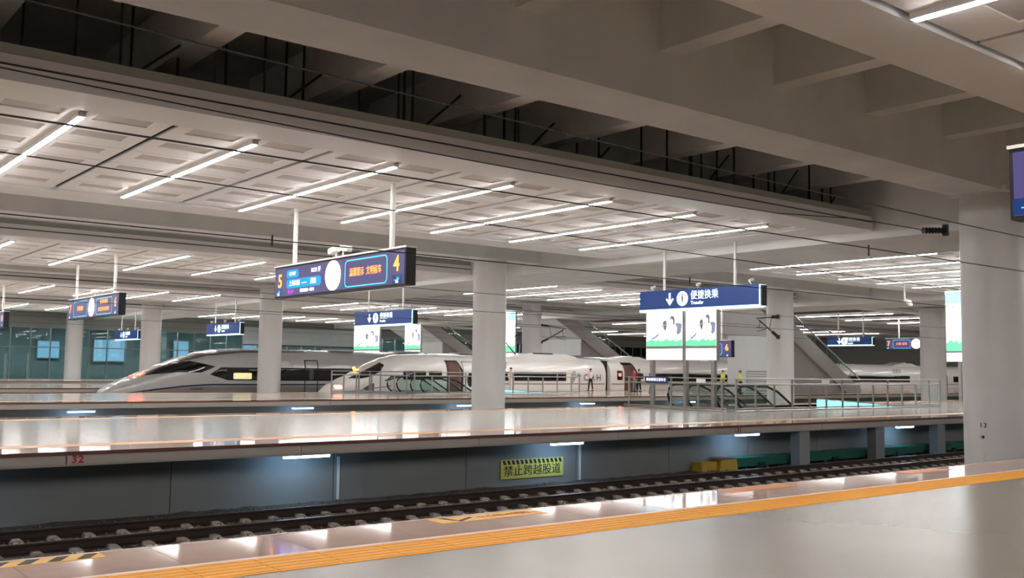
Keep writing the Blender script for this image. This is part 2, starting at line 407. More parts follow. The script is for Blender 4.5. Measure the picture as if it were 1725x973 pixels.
# lamps below the platform edges
ME_EL = MB().box(-.55, .55, -.06, .06, -.055, .0).mesh('diffuser', EDGEL)
ME_EH = MB().box(-.6, .6, -.09, .09, .0, .03).mesh('housing', WPAINT)
def edge_lamp(x, y, z, label):
    t = thing('edge_lamp', (x, y, z), label, 'lamp', 'tube lamps below the platform edges')
    inst(ME_EH, 'housing', (x, y, z), t); inst(ME_EL, 'diffuser', (x, y, z), t)
for x, l in ((2.6, 'tube lamp below the platform edge left of the number 32'), (10.45, 'bluish tube lamp below the platform edge left of the warning sign'), (18.3, 'bluish tube lamp below the platform edge above the warning sign'),
             (26.1, 'tube lamp below the platform edge above the green trough start'), (35.6, 'tube lamp below the platform edge between the grey pillars'), (45.5, 'tube lamp below the platform edge beside the big column')):
    edge_lamp(x, 20.5, -.315, l)
for x, l in ((12.3, 'tube lamp below the far platform edge, leftmost of its row'), (22.8, 'tube lamp below the far platform edge under the round column'), (32.8, 'tube lamp below the far platform edge left of the middle column'),
             (42.1, 'tube lamp below the far platform edge below the walking person'), (51.5, 'tube lamp below the far platform edge behind the railing')):
    edge_lamp(x, 45.3, -.40, l)

# ------------------------------------------------------------------ track
bed = MB()
nx, ny = 240, 26
vs = []
for i in range(nx + 1):
    for j in range(ny + 1):
        X = -6 + i * (80.0 / nx); Yv = 9.6 + j * (11.6 / ny)
        h = -1.47 + random.uniform(-.03, .03)
        if 16.7 < Yv < 20.2: h += .03
        vs.append((X, Yv, h))
fs = [(i * (ny + 1) + j, (i + 1) * (ny + 1) + j, (i + 1) * (ny + 1) + j + 1, i * (ny + 1) + j + 1) for i in range(nx) for j in range(ny)]
bed.add(vs, fs)
b = tag(bed.build('gravel_ground', BALL), 'dark grey crushed-stone ballast between the platforms', 'ballast', kind='stuff')
st = MB()
for i in range(5200):
    X = random.uniform(0, 42) if i % 3 else random.uniform(0, 16); Yv = random.choice([random.uniform(16.2, 17.5), random.uniform(17.9, 19.0), random.uniform(19.3, 20.7)])
    s = random.uniform(.022, .042); z = -1.445 + random.uniform(0, .03)
    a = random.uniform(0, 6.28)
    q = [(X + s * math.cos(a + k * 2.09) * random.uniform(.7, 1.2), Yv + s * math.sin(a + k * 2.09) * random.uniform(.7, 1.2), z) for k in range(3)]
    st.add(q + [(X, Yv, z + s * random.uniform(.8, 1.3))], [(0, 1, 3), (1, 2, 3), (2, 0, 3)])
tag(st.build('ballast_stones', STONE, b), 'loose grey ballast stones', kind='stuff')
trk = thing('railway_track', (20, 18.45, -1.42), 'railway track with brown rails and concrete sleepers in front of the wall', 'track')
def rail_prof(y): return [(y - .075, -1.426), (y + .075, -1.426), (y + .075, -1.412), (y + .012, -1.395), (y + .012, -1.30), (y + .036, -1.285), (y + .036, -1.252), (y - .036, -1.252), (y - .036, -1.285), (y - .012, -1.30), (y - .012, -1.395), (y - .075, -1.412)]
for yr in (17.73, 19.17):
    rl = MB().prism(rail_prof(yr), XA, 120).build('rail', RAIL, trk)
    MB().box(XA, 120, yr - .034, yr + .034, -1.2522, -1.250).build('rail_head', RAILT, rl)
sp = MB()
for s in (-1, 1):
    ys = sorted((s * 1.3, s * .42))
    sp.prism([(-.15, -.1), (.15, -.1), (.10, .075), (-.10, .075)], ys[0], ys[1], 'y')
sp.prism([(-.14, -.1), (.14, -.1), (.10, .02), (-.10, .02)], -.42, .42, 'y')
for yy in (-.82, -.62, .62, .82): sp.prism([(-.11, .075), (.11, .075), (.06, .12), (-.06, .12)], yy - .10, yy + .10, 'y')
sp_me = sp.mesh('sleeper', SLEEP)
for k in range(105): inst(sp_me, 'sleeper', (.6 + k * .6, 18.45, -1.50 + .0), trk)

# ------------------------------------------------------------------ beams and columns
ZL = 6.85                                     # soffit of the platform ceilings
g1 = struct('girder_beam', MB().box(XA, 32.4, 14.0, 15.6, 7.3, 9.7).box(38, XB, 14.0, 15.6, 7.3, 9.7), CONC, 'massive grey concrete girder running above the near tracks')
for k in range(-2, 7):
    xr = 7.58 + 3.85 * k
    MB().box(xr - .28, xr + .28, 4.0, 14.0, 8.37, 9.7).build('rib', CONC, g1)
    MB().box(xr - .28, xr + .28, 15.6, 26.0, 8.37, 9.7).build('rib', CONC, g1)
GB = ['above the middle column', 'above the track of the grey train', 'above the far tracks', 'in front of the far glass wall']
for i, yc in enumerate((39.2, 63.7, 88.2, 112.4)):
    g = struct('girder_beam', MB().box(XA, 32.4, yc - .8, yc + .8, 7.03, 9.7).box(38, XB, yc - .8, yc + .8, 7.03, 9.7), CONC, 'concrete girder ' + GB[i])
for xs, xe, l in ((32.4, 37.9, 'wide pale concrete cross girder behind the transfer sign'), (62.5, 68.0, 'wide pale concrete cross girder in the distance')):
    struct('cross_beam', MB().box(xs, xe, -14, 124, 6.54, 9.7), CONC, l)

def column(x, y, ztop, label, rad=.86, z0=-1.5, number=None):
    mb = MB(); seg = 56
    prof = [(z0, rad), (ztop - .02, rad), (ztop, rad)]
    mb.tube([(x, y, z0), (x, y, ztop)], rad, seg)
    t = struct('column', mb, COLM, label, org=(x, y, z0), smooth=True)
    MB().box(x - 1.0, x + 1.0, y - .95, y + .95, ztop - .02, ztop + .12).build('capital', CONC, t)
    return t
c1 = column(31.0, 14.8, 7.3, 'large round white column beside the near platform edge', rad=.93)
_n = Vector((-1.0, -.04, 0)).normalized(); _t = Vector((-_n.y, _n.x, 0))
FACE['col'] = Matrix(((_t.x, 0, _n.x), (_t.y, 0, _n.y), (0, 1, 0)))
_c = Vector((31.0, 14.8, 0)) + _n * .933
for k, c in enumerate('13'): text(c, .20, (_c.x + _t.x * (k - .5) * .13, _c.y + _t.y * (k - .5) * .13, .16), 'col', BLKT, c1, 'digit', bold=.003)
MB().tube([tuple(_c + Vector((0, 0, -.19)) - _n * .02), tuple(_c + Vector((0, 0, -.19)) + _n * .004)], .045, 14).build('survey_mark', BLKT, c1)
c2 = column(29.75, 39.2, 7.03, 'round white column in the middle between the two platforms', rad=.83)
column(29.45, 63.7, 7.03, 'round white column in front of the grey train', rad=.78)
column(29.5, 88.2, 7.03, 'round white column behind the nose of the grey train', rad=.85)
column(29.45, 112.4, 7.03, 'round white column standing at the far glass wall', rad=.85)
column(53.3, 39.2, 7.03, 'round white column to the right of the transfer sign', rad=.85)
column(72.3, 39.2, 6.54, 'pale column behind the right end of the railing', rad=.92)
column(52.8, 63.7, 7.03, 'round column rising behind the white train', rad=.8)
column(77.0, 63.7, 7.03, 'round column far behind the escalator', rad=.85)
column(100.5, 39.2, 7.03, 'distant round column down the tracks', rad=.85)
column(77.0, 88.2, 7.03, 'distant round column behind the far train', rad=.85)

# ------------------------------------------------------------------ ceilings over the platforms
MODX, LX0 = 3.838, 5.59
def panel_mesh(name, w, h):
    """ceiling panel seen from below: flat rim and a recessed perforated field"""
    mb = MB(); x0, x1, yy0, yy1 = 0, w, 0, h
    ix0, ix1, iy0, iy1 = w * .14, w * .80, h * .14, h * .52
    zb = 0.0; zr = .03
    vs = [(x0, yy0, zb), (x1, yy0, zb), (x1, yy1, zb), (x0, yy1, zb), (ix0, iy0, zb), (ix1, iy0, zb), (ix1, iy1, zb), (ix0, iy1, zb),
          (ix0, iy0, zr), (ix1, iy0, zr), (ix1, iy1, zr), (ix0, iy1, zr), (x0, yy0, .05), (x1, yy0, .05), (x1, yy1, .05), (x0, yy1, .05)]
    mb.add(vs, [(0, 1, 5, 4), (1, 2, 6, 5), (2, 3, 7, 6), (3, 0, 4, 7), (4, 5, 9, 8), (5, 6, 10, 9), (6, 7, 11, 10), (7, 4, 8, 11), (0, 1, 13, 12), (1, 2, 14, 13), (2, 3, 15, 14), (3, 0, 12, 15), (12, 13, 14, 15)], 0)
    mb.add([vs[8], vs[9], vs[10], vs[11]], [(0, 1, 2, 3)], 1)
    return mb
HW, HR = (MODX - .14 - .16) / 2, 1.75
PM_A = panel_mesh('ceiling_panel', HW, HR - .035).mesh('ceiling_panel', [PANEL, INSET])
# mirror for the other half
_mb = panel_mesh('ceiling_panel', HW, HR - .035); _mb.v = [(HW - a, b_, c) for a, b_, c in _mb.v]
PM_B = _mb.mesh('ceiling_panel', [PANEL, INSET])
ZP = 6.91
def joined_panels(cells, parent):
    mb = MB()
    for x, y, half in cells:
        src = panel_mesh('p', HW, HR - .035)
        v = [(x + (a if half == 0 else HW - a), y + b_, ZP + c) for a, b_, c in src.v]
        o = len(mb.v); mb.v += v
        for q, mi in zip(src.f, src.m): mb.f.append(tuple(i + o for i in q)); mb.m.append(mi)
    o = mb.build('ceiling_panels', [PANEL, INSET], parent); o['kind'] = 'stuff'
ZONES = [(XA, 32.38, 'A'), (38.0, 62.4, 'B'), (68.1, 137.9, 'C')]
def bays(zone):
    if zone == 'A': return [LX0 + MODX * k for k in range(-5, 7)]
    if zone == 'B': return [40.25 + 3.84 * k for k in range(0, 6)]
    return [71.0 + 7.68 * k for k in range(0, 7)]
LAMPSEG = 5; LL = 9.75; SL = LL / LAMPSEG
ME_SEG = MB().box(-.055, .055, -SL / 2 + .012, SL / 2 - .012, -.074, -.055).mesh('diffuser', LAMPM)
ME_LONG = MB().box(-.055, .055, -LL / 2, LL / 2, -.074, -.055).mesh('diffuser', LAMPM)
ME_HOUS = MB().box(-.078, .078, -LL / 2 - .03, LL / 2 + .03, -.055, .125).mesh('housing', WPAINT)
def lamp(x, yc, label, fine, group):
    t = thing('strip_lamp', (x, yc, ZP - .04), label, 'lamp', group)
    inst(ME_HOUS, 'housing', (x, yc, ZP - .04), t)
    if fine:
        for k in range(LAMPSEG): inst(ME_SEG, 'diffuser', (x, yc - LL / 2 + (k + .5) * SL, ZP - .04), t)
    else: inst(ME_LONG, 'diffuser', (x, yc, ZP - .04), t)
for i in range(5):
    yc = PC[i]; yi0, yi1 = yc - 5.30, yc + 5.30            # inner field
    yo0, yo1 = (yc - 6.70, yc + 6.85)
    if i == 0: yo1 = 8.76; yi1 = 7.50; yi0 = yi1 - 10.6; yo0 = yi0 - 1.3
    for zs, ze, zn in ZONES:
        zname = {'A': '', 'B': ' past the cross girder', 'C': ' far down the hall'}[zn]
        ce = struct('ceiling', MB().box(zs, ze, yi0 - .05, yi1 + .05, ZP + .085, ZP + .15), DECK, 'white panelled ceiling with strip lamps above ' + PN[i] + zname)
        # smooth edge beams with fascia
        for (a, b_, out) in ((yo0, yi0, -1), (yi1, yo1, 1)):
            MB().box(zs, ze, a, b_, ZL, ZL + .28).build('edge_beam', FASC, ce)
            ys = a if out < 0 else b_
            lo, hi = sorted((ys - out * .05, ys - out * .5))
            MB().box(zs, ze, lo, hi, ZL + .28, ZL + .33).build('shadow_gap', DECK, ce)
            lo, hi = sorted((ys - out * .02, ys - out * .5))
            MB().box(zs, ze, lo, hi, ZL + .33, ZL + .50).build('fascia_band', FASC, ce)
            lo, hi = sorted((ys - out * .10, ys - out * .5))
            MB().box(zs, ze, lo, hi, ZL + .50, ZL + .72).build('gutter', FASCG, ce)
        # end trims
        bb = [q for q in bays(zn) if q - 1.9 >= zs and q + 1.9 <= ze + .1]
        if ze - (bb[-1] + MODX / 2) > .1: MB().box(bb[-1] + MODX / 2 + .03, ze, yi0, yi1, ZL + .03, ZL + .28).build('end_panel', PANEL, ce)
        if bb[0] - MODX / 2 - zs > .1: MB().box(zs, bb[0] - MODX / 2 - .03, yi0, yi1, ZL + .03, ZL + .28).build('end_panel', PANEL, ce)
        cells = []
        for bx in bays(zn):
            if bx - 1.9 < zs or bx + 1.9 > ze + .1: continue
            for rr in range(6):
                cells.append((bx - .08 - HW, yi0 + .03 + rr * HR, 0)); cells.append((bx + .08, yi0 + .03 + rr * HR, 1))
        fine = (i in (1, 2) and zn in ('A', 'B')) or (i == 0 and zn == 'A')
        if fine:
            keep = [c for c in cells if not (c[0] < (0 if i else 6) or (i == 2 and c[0] < 6))]
            if i == 0: keep = [c for c in keep if c[0] < 29]
            for x, y, h in keep: inst(PM_B if h == 0 else PM_A, 'ceiling_panel', (x, y, ZP), ce)
            rest = [c for c in cells if c not in keep]
            if rest: joined_panels(rest, ce)
        else: joined_panels(cells, ce)
        if i == 1 and zn == 'A':
            for k in range(44):
                xh = 1.0 + k * .72 + random.uniform(-.2, .2); yh = random.choice([20.6, 21.2, 22.4, 23.5])
                MB().box(xh - .022, xh + .022, yh - .022, yh + .022, ZL + .5, 9.7).build('hanger_rod', STEEL_D, ce)
                if k % 5 == 2: MB().tube([(xh, yh, 7.4), (xh + 1.6, yh + .2, 8.8)], .03, 6).build('hanger_brace', STEEL_D, ce)
        # lamps
        vis = 0
        for bx in bays(zn):
            if bx < -11: continue
            if i == 1 and zn == 'A' and bx > 4: lb = 'white strip lamp, %s from the left in the closest lamp row' % ORD[vis]; vis += 1; g = 'strip lamps above the first island platform'
            elif i == 2 and zn == 'A' and bx > 8: lb = 'short white strip lamp, %s from the left in the second lamp row' % ORD[vis]; vis += 1; g = 'strip lamps above the train platform'
            elif i == 3 and zn == 'A' and bx > 12: lb = 'small white strip lamp, %s from the left in the third lamp row' % ORD[vis]; vis += 1; g = 'strip lamps above the fourth platform'
            elif i == 1 and zn == 'B': lb = 'long white strip lamp, %s one right of the big transfer sign' % ORD[vis]; vis += 1; g = 'strip lamps beyond the transfer sign'
            elif i == 2 and zn == 'B': lb = 'thin white strip lamp, %s one above the white train' % ORD[vis]; vis += 1; g = 'strip lamps above the white train'
            elif i == 0 and zn == 'A' and abs(bx - (LX0 + 2 * MODX)) < .1: lb = 'white strip lamp at the upper right corner above the near platform'; g = 'strip lamps above the near platform'
            else: lb = 'white strip lamp in the ceiling above ' + PN[i] + zname; g = 'strip lamps above ' + PN[i] + zname
            lamp(bx, (yi0 + yi1) / 2 + (.3 if i == 0 else 0), lb, fine and bx > 0, g)

# ================================================================== hanging signs
def cctv(parent, x, y, z, s):
    o = MB().tube([(x, y, z), (x, y, z + .22)], .03, 8).build('cctv_camera', WPAINT, parent)
    MB().prism([(y - .09 * s, z + .20), (y + .34 * s, z + .13), (y + .40 * s, z + .20), (y + .38 * s, z + .30), (y - .05 * s, z + .36)], x - .09, x + .09).build('camera_body', WPAINT, o)
    return o
def board(i, X, ya, yb, zb, zt, label, left, right, kind, rods, cams=True):
    """departure board hung across the platform; ya = end near the viewer, yb = far end (drawn at the left)"""
    t = thing('departure_board', (X, (ya + yb) / 2, zb), label, 'sign', 'departure boards hung across the platforms')
    MB().box(X - .16, X + .16, ya, yb, zb, zt).build('case', CASE, t)
    sc = MB().box(X - .175, X - .16, ya + .06, yb - .06, zb + .05, zt - .06).build('screen', SCREEN, t)
    MB().box(X - .19, X + .19, ya - .02, yb + .02, zt, zt + .05).build('top_cover', WPAINT, t)
    for yr in rods: MB().tube([(X, yr, zt + .04), (X, yr, ZP + .02)], .075, 12).build('hanger_pipe', WPAINT, t, smooth=True)
    L = yb - ya; zc = (zb + zt) / 2; xs = X - .177
    Yf = lambda u: yb - u * L                      # u = 0 at the left of the picture
    text(left, .62, (xs, Yf(.05), zc + .02), '-x', ORANGE, sc, 'digit', bold=.012)
    text(right, .62, (xs, Yf(.943), zc + .08), '-x', ORANGE, sc, 'digit', bold=.012)
    ck = polyX('clock', disc(Yf(.5), zc, .46, .46), X - .16, .05, CLOCKW, t)
    MB().prism([(Yf(.5) - .02, zc), (Yf(.5) + .02, zc), (Yf(.505) , zc - .22)], X - .215, X - .21).build('clock_hand', BLKT, ck)
    MB().prism([(Yf(.5) - .015, zc), (Yf(.5) + .015, zc), (Yf(.493), zc + .12)], X - .215, X - .21).build('clock_hand', BLKT, ck)
    def pill(u0, u1, z0, z1, m): polyX('display_field', rrect(Yf(u1), Yf(u0), z0, z1, min(.12, (z1 - z0) * .45)), xs, .004, m, sc)
    def box_frame(u0, u1, z0, z1): frameX('display_frame', rrect(Yf(u1), Yf(u0), z0, z1, .16), rrect(Yf(u1) + .035, Yf(u0) - .035, z0 + .035, z1 - .035, .125), xs, .006, CYANL, sc)
    xs2 = xs - .006
    if kind == 'main':
        pill(.11, .215, zc + .10, zc + .37, PILL); text('G1407', .17, (xs2, Yf(.162), zc + .235), '-x', WHITEL, sc)
        text('18:23 开', .19, (xs2, Yf(.36), zc + .26), '-x', WHITEL, sc)
        pill(.11, .405, zc - .24, zc + .06, PILL); text('上海虹桥', .20, (xs2, Yf(.18), zc - .09), '-x', WHITEL, sc)
        MB().box(xs2 - .003, xs2, Yf(.285), Yf(.245), zc - .11, zc - .09).build('dash', WHITEL, sc)
        text('贵阳', .20, (xs2, Yf(.34), zc - .09), '-x', WHITEL, sc)
        text('候车中', .14, (xs2, Yf(.15), zc - .36), '-x', PURP, sc)
        text('祝您旅途愉快 一路平安', .12, (xs2, Yf(.29), zc - .35), '-x', WHITEL, sc, sx=.8)
        box_frame(.588, .885, zc - .42, zc + .40)
        text('温馨提示  文明候车', .27, (xs2, Yf(.735), zc), '-x', ORANGE, sc, sx=.8)
    else:
        box_frame(.12, .41, zc - .42, zc + .40); text('文明 候车', .27, (xs2, Yf(.265), zc), '-x', ORANGE, sc)
        box_frame(.588, .885, zc - .42, zc + .40)
        text('请-站台候车', .24, (xs2, Yf(.735), zc + .2), '-x', ORANGE, sc); text('安全白线-以内候车', .22, (xs2, Yf(.735), zc - .16), '-x', ORANGE, sc)
    for u in (.035, .945):
        polyX('emblem_field', [(Yf(u - .03), zb + .06), (Yf(u - .03), zb + .3), (Yf(u + .035), zb + .3), (Yf(u + .035), zb + .06)], xs + .001, .002, NAVY, sc)
        MB().prism([(Yf(u) + .12, zb + .17), (Yf(u) - .02, zb + .17), (Yf(u) - .05, zb + .27), (Yf(u) - .09, zb + .17), (Yf(u) - .14, zb + .25), (Yf(u) - .14, zb + .16), (Yf(u) + .12, zb + .15)], xs2 - .004, xs2).build('emblem', CYANL, sc)
        text('北站', .08, (xs2, Yf(u + .003), zb + .105), '-x', SGWHITE, sc)
    if cams:
        cctv(t, X, Yf(.478), zt + .05, 1); cctv(t, X, Yf(.532), zt + .05, -1)
    return t
board(1, 14.7, 22.98, 31.2, 3.94, 4.98, 'long electronic departure board with orange digits and a round clock, largest', '5', '4', 'main', (24.0, 30.1))
board(2, 14.7, 48.15, 56.85, 3.97, 5.02, 'dark electronic departure board hung at the left above the grey train nose', '7', '6', 'b', (49.4, 56.0))
board(3, 14.7, 72.6, 81.2, 3.97, 5.0, 'departure board cut off by the left edge of the picture', '9', '8', 'b', (73.8, 80.0))
board(0, 14.7, -1.55, 6.66, 3.94, 4.98, 'blue departure board cut off at the right edge near the column', '3', '2', 'main', (0.0, 5.6), cams=False)
board(2, 87.0, 45.6, 51.8, 3.95, 4.98, 'distant departure board with an orange 7 behind the railing', '7', '6', 'b', (47.0, 50.5), cams=False)
board(2, 57.0, 46.0, 53.5, 2.7, 3.9, 'departure board partly hidden behind the lit posters', '7', '6', 'b', (47.0, 52.5), cams=False)

def transfer(X, ya, yb, zb, zt, label, rods, fine=True, eng='Transfer'):
    t = thing('transfer_sign', (X, (ya + yb) / 2, zb), label, 'sign', 'blue transfer signs')
    MB().box(X - .17, X + .17, ya, yb, zb + .10, zt).build('case', NAVY, t)
    MB().box(X - .18, X + .18, ya + .02, yb, zb, zb + .10).build('light_bar', SGEDGE, t)
    MB().box(X - .18, X + .18, ya - .05, ya, zb + .02, zt - .02).build('end_light', SGEDGE, t)
    MB().box(X - .15, X + .15, ya - .12, ya - .05, zb + .05, zt - .05).build('end_cap', CASE, t)
    for yr in rods: MB().tube([(X, yr, zt), (X, yr, ZP + .02)], .06, 10).build('hanger_pipe', WPAINT, t, smooth=True)
    L = yb - ya; Yf = lambda u: yb - u * L; zc = (zb + zt) / 2 + .05; xs = X - .171; h = (zt - zb)
    a = MB(); y_ = Yf(.275)
    a.prism([(y_ + .05, zc + .27), (y_ - .05, zc + .27), (y_ - .05, zc - .10), (y_ + .05, zc - .10)], xs - .004, xs)
    a.prism([(y_ + .22, zc), (y_ + .16, zc + .05), (y_, zc - .14), (y_ - .16, zc + .05), (y_ - .22, zc), (y_, zc - .27)], xs - .004, xs)
    a.build('arrow', SGWHITE, t)
    cir = polyX('pictogram_disc', disc(Yf(.385), zc, .31, .31, 28), xs, .004, SGWHITE, t)
    frameX('pictogram', [(Yf(.385) + .17, zc - .2), (Yf(.385) - .17, zc - .2), (Yf(.385) - .17, zc + .16), (Yf(.385) + .17, zc + .16)], [(Yf(.385) + .145, zc - .175), (Yf(.385) - .145, zc - .175), (Yf(.385) - .145, zc + .135), (Yf(.385) + .145, zc + .135)], xs - .005, .003, NAVY, cir)
    MB().prism(disc(Yf(.385), zc + .16, .035, .035, 10), xs - .009, xs - .005).prism([(Yf(.385) + .05, zc + .1), (Yf(.385) - .05, zc + .1), (Yf(.385) - .025, zc - .16), (Yf(.385) + .025, zc - .16)], xs - .009, xs - .005).build('pictogram', CASE, cir)
    text('便捷换乘', .40, (xs - .001, Yf(.57), zc + .10), '-x', SGWHITE, t, sx=.93)
    text(eng, .20, (xs - .001, Yf(.51), zc - .20), '-x', SGWHITE, t, bold=.003)
    if fine:
        for u in (.1, .5, .92): 
            o = MB().tube([(X, Yf(u), zt), (X, Yf(u), zt + .1)], .03, 8).build('cctv_camera', WPAINT, t)
            MB().tube([(X - .1, Yf(u), zt + .14), (X + .08, Yf(u) - .02, zt + .2)], .07, 10).build('camera_body', WPAINT, o)
    return t
transfer(31.5, 24.0, 30.4, 4.20, 5.10, 'large blue transfer sign with arrow hung above the escalator railing', (25.3, 29.1))
transfer(31.5, 48.75, 55.45, 4.15, 5.07, 'blue transfer sign hung just below the large departure board', (50.0, 54.0), eng='Transfer')
transfer(31.5, 73.3, 80.0, 4.02, 5.0, 'smaller blue transfer sign hung above the grey train', (74.6, 78.6))
transfer(31.5, 97.5, 104.5, 3.98, 4.92, 'small distant blue transfer sign hung before the glass wall', (98.8, 103.0))
transfer(76.0, 46.5, 50.8, 4.0, 4.75, 'small distant green-blue sign seen past the escalator slope', (47.4, 49.8), fine=False)

# ------------------------------------------------------------------ lit poster stands
def poster(parent, X, ya, yb, z0, z1, sky=False, txt=True):
    """lit poster facing -X, drawn between ya (right) and yb (left)"""
    L = yb - ya; Hh = z1 - z0; Yf = lambda u: yb - u * L; Zf = lambda v: z0 + v * Hh
    fr = MB().box(X, X + .16, ya - .05, yb + .05, z0 - .05, z1 + .05).build('light_box', SST, parent)
    MB().box(X - .01, X, ya, yb, z0, z1).build('poster_face', ADW, fr)
    x1 = X - .011
    q = [(Yf(0), Zf(0)), (Yf(0), Zf(.15))]
    for k in range(13): q.append((Yf(k / 12), Zf(.13 + .08 * ((k * 7) % 5) / 5)))
    q += [(Yf(1), Zf(0))]
    polyX('grass_print', q, x1, .002, ADG, fr)
    if sky: polyX('sky_print', [(Yf(0), Zf(.80)), (Yf(0), Zf(1)), (Yf(1), Zf(1)), (Yf(1), Zf(.80))], x1, .002, ADB, fr)
    else:
        def sh(pts): return [(Yf(u), Zf(v)) for u, v in pts]
        m = MB()
        m.prism(sh([(.66, .70), (.67, .80), (.72, .84), (.78, .81), (.80, .70), (.79, .60), (.75, .58), (.745, .72), (.70, .76)]), x1 - .002, x1)
        m.build('hair_print', ADD, fr); m = MB()
        m.prism(sh([(.46, .66), (.52, .72), (.57, .69), (.58, .58), (.56, .46), (.52, .42), (.48, .50)]), x1 - .002, x1)
        m.build('bag_print', ADD, fr)
        MB().prism(sh([(.80, .62), (.90, .64), (.99, .60), (.97, .38), (.90, .30), (.84, .34), (.86, .50)]), x1 - .002, x1).build('jacket_print', ADJ, fr)
        MB().prism(sh([(.10, .20), (.24, .27), (.36, .37), (.35, .29), (.22, .19)]), x1 - .002, x1).build('leg_print', ADJ, fr)
        MB().prism(disc(Yf(.70), Zf(.735), L * .03, Hh * .045, 12), x1 - .002, x1).build('face_print', ADS, fr)
        MB().prism(sh([(.38, .55), (.56, .62), (.66, .62), (.66, .585), (.54, .57), (.40, .51)]), x1 - .002, x1).build('arm_print', ADS, fr)
        MB().prism(sh([(.66, .66), (.76, .66), (.80, .56), (.80, .30), (.84, .16), (.48, .16), (.60, .34), (.64, .50)]), x1 - .0015, x1).build('dress_print', ADR, fr)
        if txt:
            tm = MB()
            for k, u in enumerate((.06, .28, .36, .44, .52)): tm.box(x1 - .002, x1, Yf(u + .05), Yf(u), Zf(.90 - .01 * (k % 2)), Zf(.905 + .012 * (k % 3)))
            tm.build('text_print', ADT, fr)
    return fr
def stand(label, X, panels, z0, z1, posts, sky=False, base=0.0, foot=.4):
    ys = [p[0] for p in panels] + [p[1] for p in panels]
    t = thing('poster_stand', (X, sum(ys) / len(ys), base), label, 'poster', 'backlit poster stands')
    for ya, yb in panels:
        fr = poster(t, X, ya, yb, z0 + .62, z1, sky)
        lb = MB().box(X, X + .16, ya - .05, yb + .05, z0 - .03, z0 + .57).build('lower_light_box', SST, t)
        MB().box(X - .01, X, ya, yb, z0, z0 + .50).build('white_face', ADW, lb)
        if not sky:
            yc_ = (ya + yb) / 2 + .3 * (yb - ya) * .5; zc_ = z0 + .25
            frameX('emblem_print', disc(yc_, zc_, .13, .17, 14), disc(yc_, zc_, .10, .14, 14), X - .011, .003, ADT, lb)
    for y in posts: MB().box(X + .02, X + .20, y - .09, y + .09, base, z1 + .05).build('post', SST, t)
    for y in posts: MB().box(X - .02, X + foot, y - foot, y + foot, base, base + .04).build('foot_plate', SST, t)
    return t
stand('pair of backlit posters of a woman on grass under the big transfer sign', 33.42, [(29.80, 31.98), (27.88, 29.58)], 2.17, 4.42, (29.69, 28.1, 31.7), foot=.2)
t4 = stand('tall backlit poster with a blue top behind the white train', 56.0, [(69.9, 72.3)], 2.55, 6.75, (71.1,), sky=True)
stand('pair of backlit posters below the second transfer sign', 46.0, [(76.9, 81.4), (70.2, 72.6)], 2.6, 5.25, (79.0, 71.4))
stand('tall narrow backlit poster on a steel post beside the big column', 57.0, [(28.2, 30.05)], 2.45, 6.55, (29.3,), sky=True)

# ================================================================== railings and escalators
def railing(name, label, pts, posts, z0=0.0):
    t = thing(name, (pts[0][0], pts[0][1], z0), label, 'railing', 'steel railings round the escalator openings')
    for zr, rr in ((1.38, .028), (1.15, .04), (.12, .035)):
        MB().tube([(p[0], p[1], z0 + zr) for p in pts], rr, 8).build('rail_bar', SST, t, smooth=True)
    MB().tube([(p[0], p[1], z0 + .025) for p in pts], .05, 6).build('kerb', SST, t)
    for (x, y, tall) in posts:
        MB().box(x - .035, x + .035, y - .035, y + .035, z0, z0 + (1.38 if tall else 1.15)).build('post', SST, t)
    return t
def esc_parts(t, xs, yc, w, zt=0.0):
    """escalator going down towards +X from xs"""
    yl, yr = yc - w / 2, yc + w / 2
    MB().box(xs - .6, xs + 2.4, yl - .12, yr + .12, zt - .2, zt + .012).build('landing_plate', SST, t)
    MB().prism([(xs + 2.4, zt), (xs + 11.5, zt - 5.25), (xs + 11.5, zt - 6.2), (xs + 2.4, zt - .9)], yl - .12, yr + .12, 'y').build('truss', GREYP, t)
    for y in (yl, yr):
        out = [(xs + .05, .22), (xs + .05, .80), (xs + .25, .98), (xs + 2.4, .98), (xs + 11, -3.95), (xs + 11, -4.9), (xs + 2.4, .05), (xs + .3, .05)]
        MB().prism([(a, zt + b_) for a, b_ in out], y - .008, y + .008, 'y').build('glass_balustrade', GLS, t)
        hp = [(xs + .55, y, zt + .10), (xs + .22, y, zt + .14), (xs + .03, y, zt + .34), (xs - .05, y, zt + .60), (xs + .03, y, zt + .86), (xs + .22, y, zt + 1.03), (xs + .55, y, zt + 1.06), (xs + 2.0, y, zt + 1.06), (xs + 2.8, y, zt + .82), (xs + 11, y, zt - 3.88)]
        MB().tube(hp, .055, 8).build('handrail', BLACK, t, smooth=True)
        MB().prism([(xs + .3, zt + .16), (xs + 2.5, zt + .16), (xs + 11, zt - 4.74), (xs + 11, zt - 5.0), (xs + 2.4, zt), (xs + .3, zt)], y - .06, y + .06, 'y').build('skirt', SST, t)
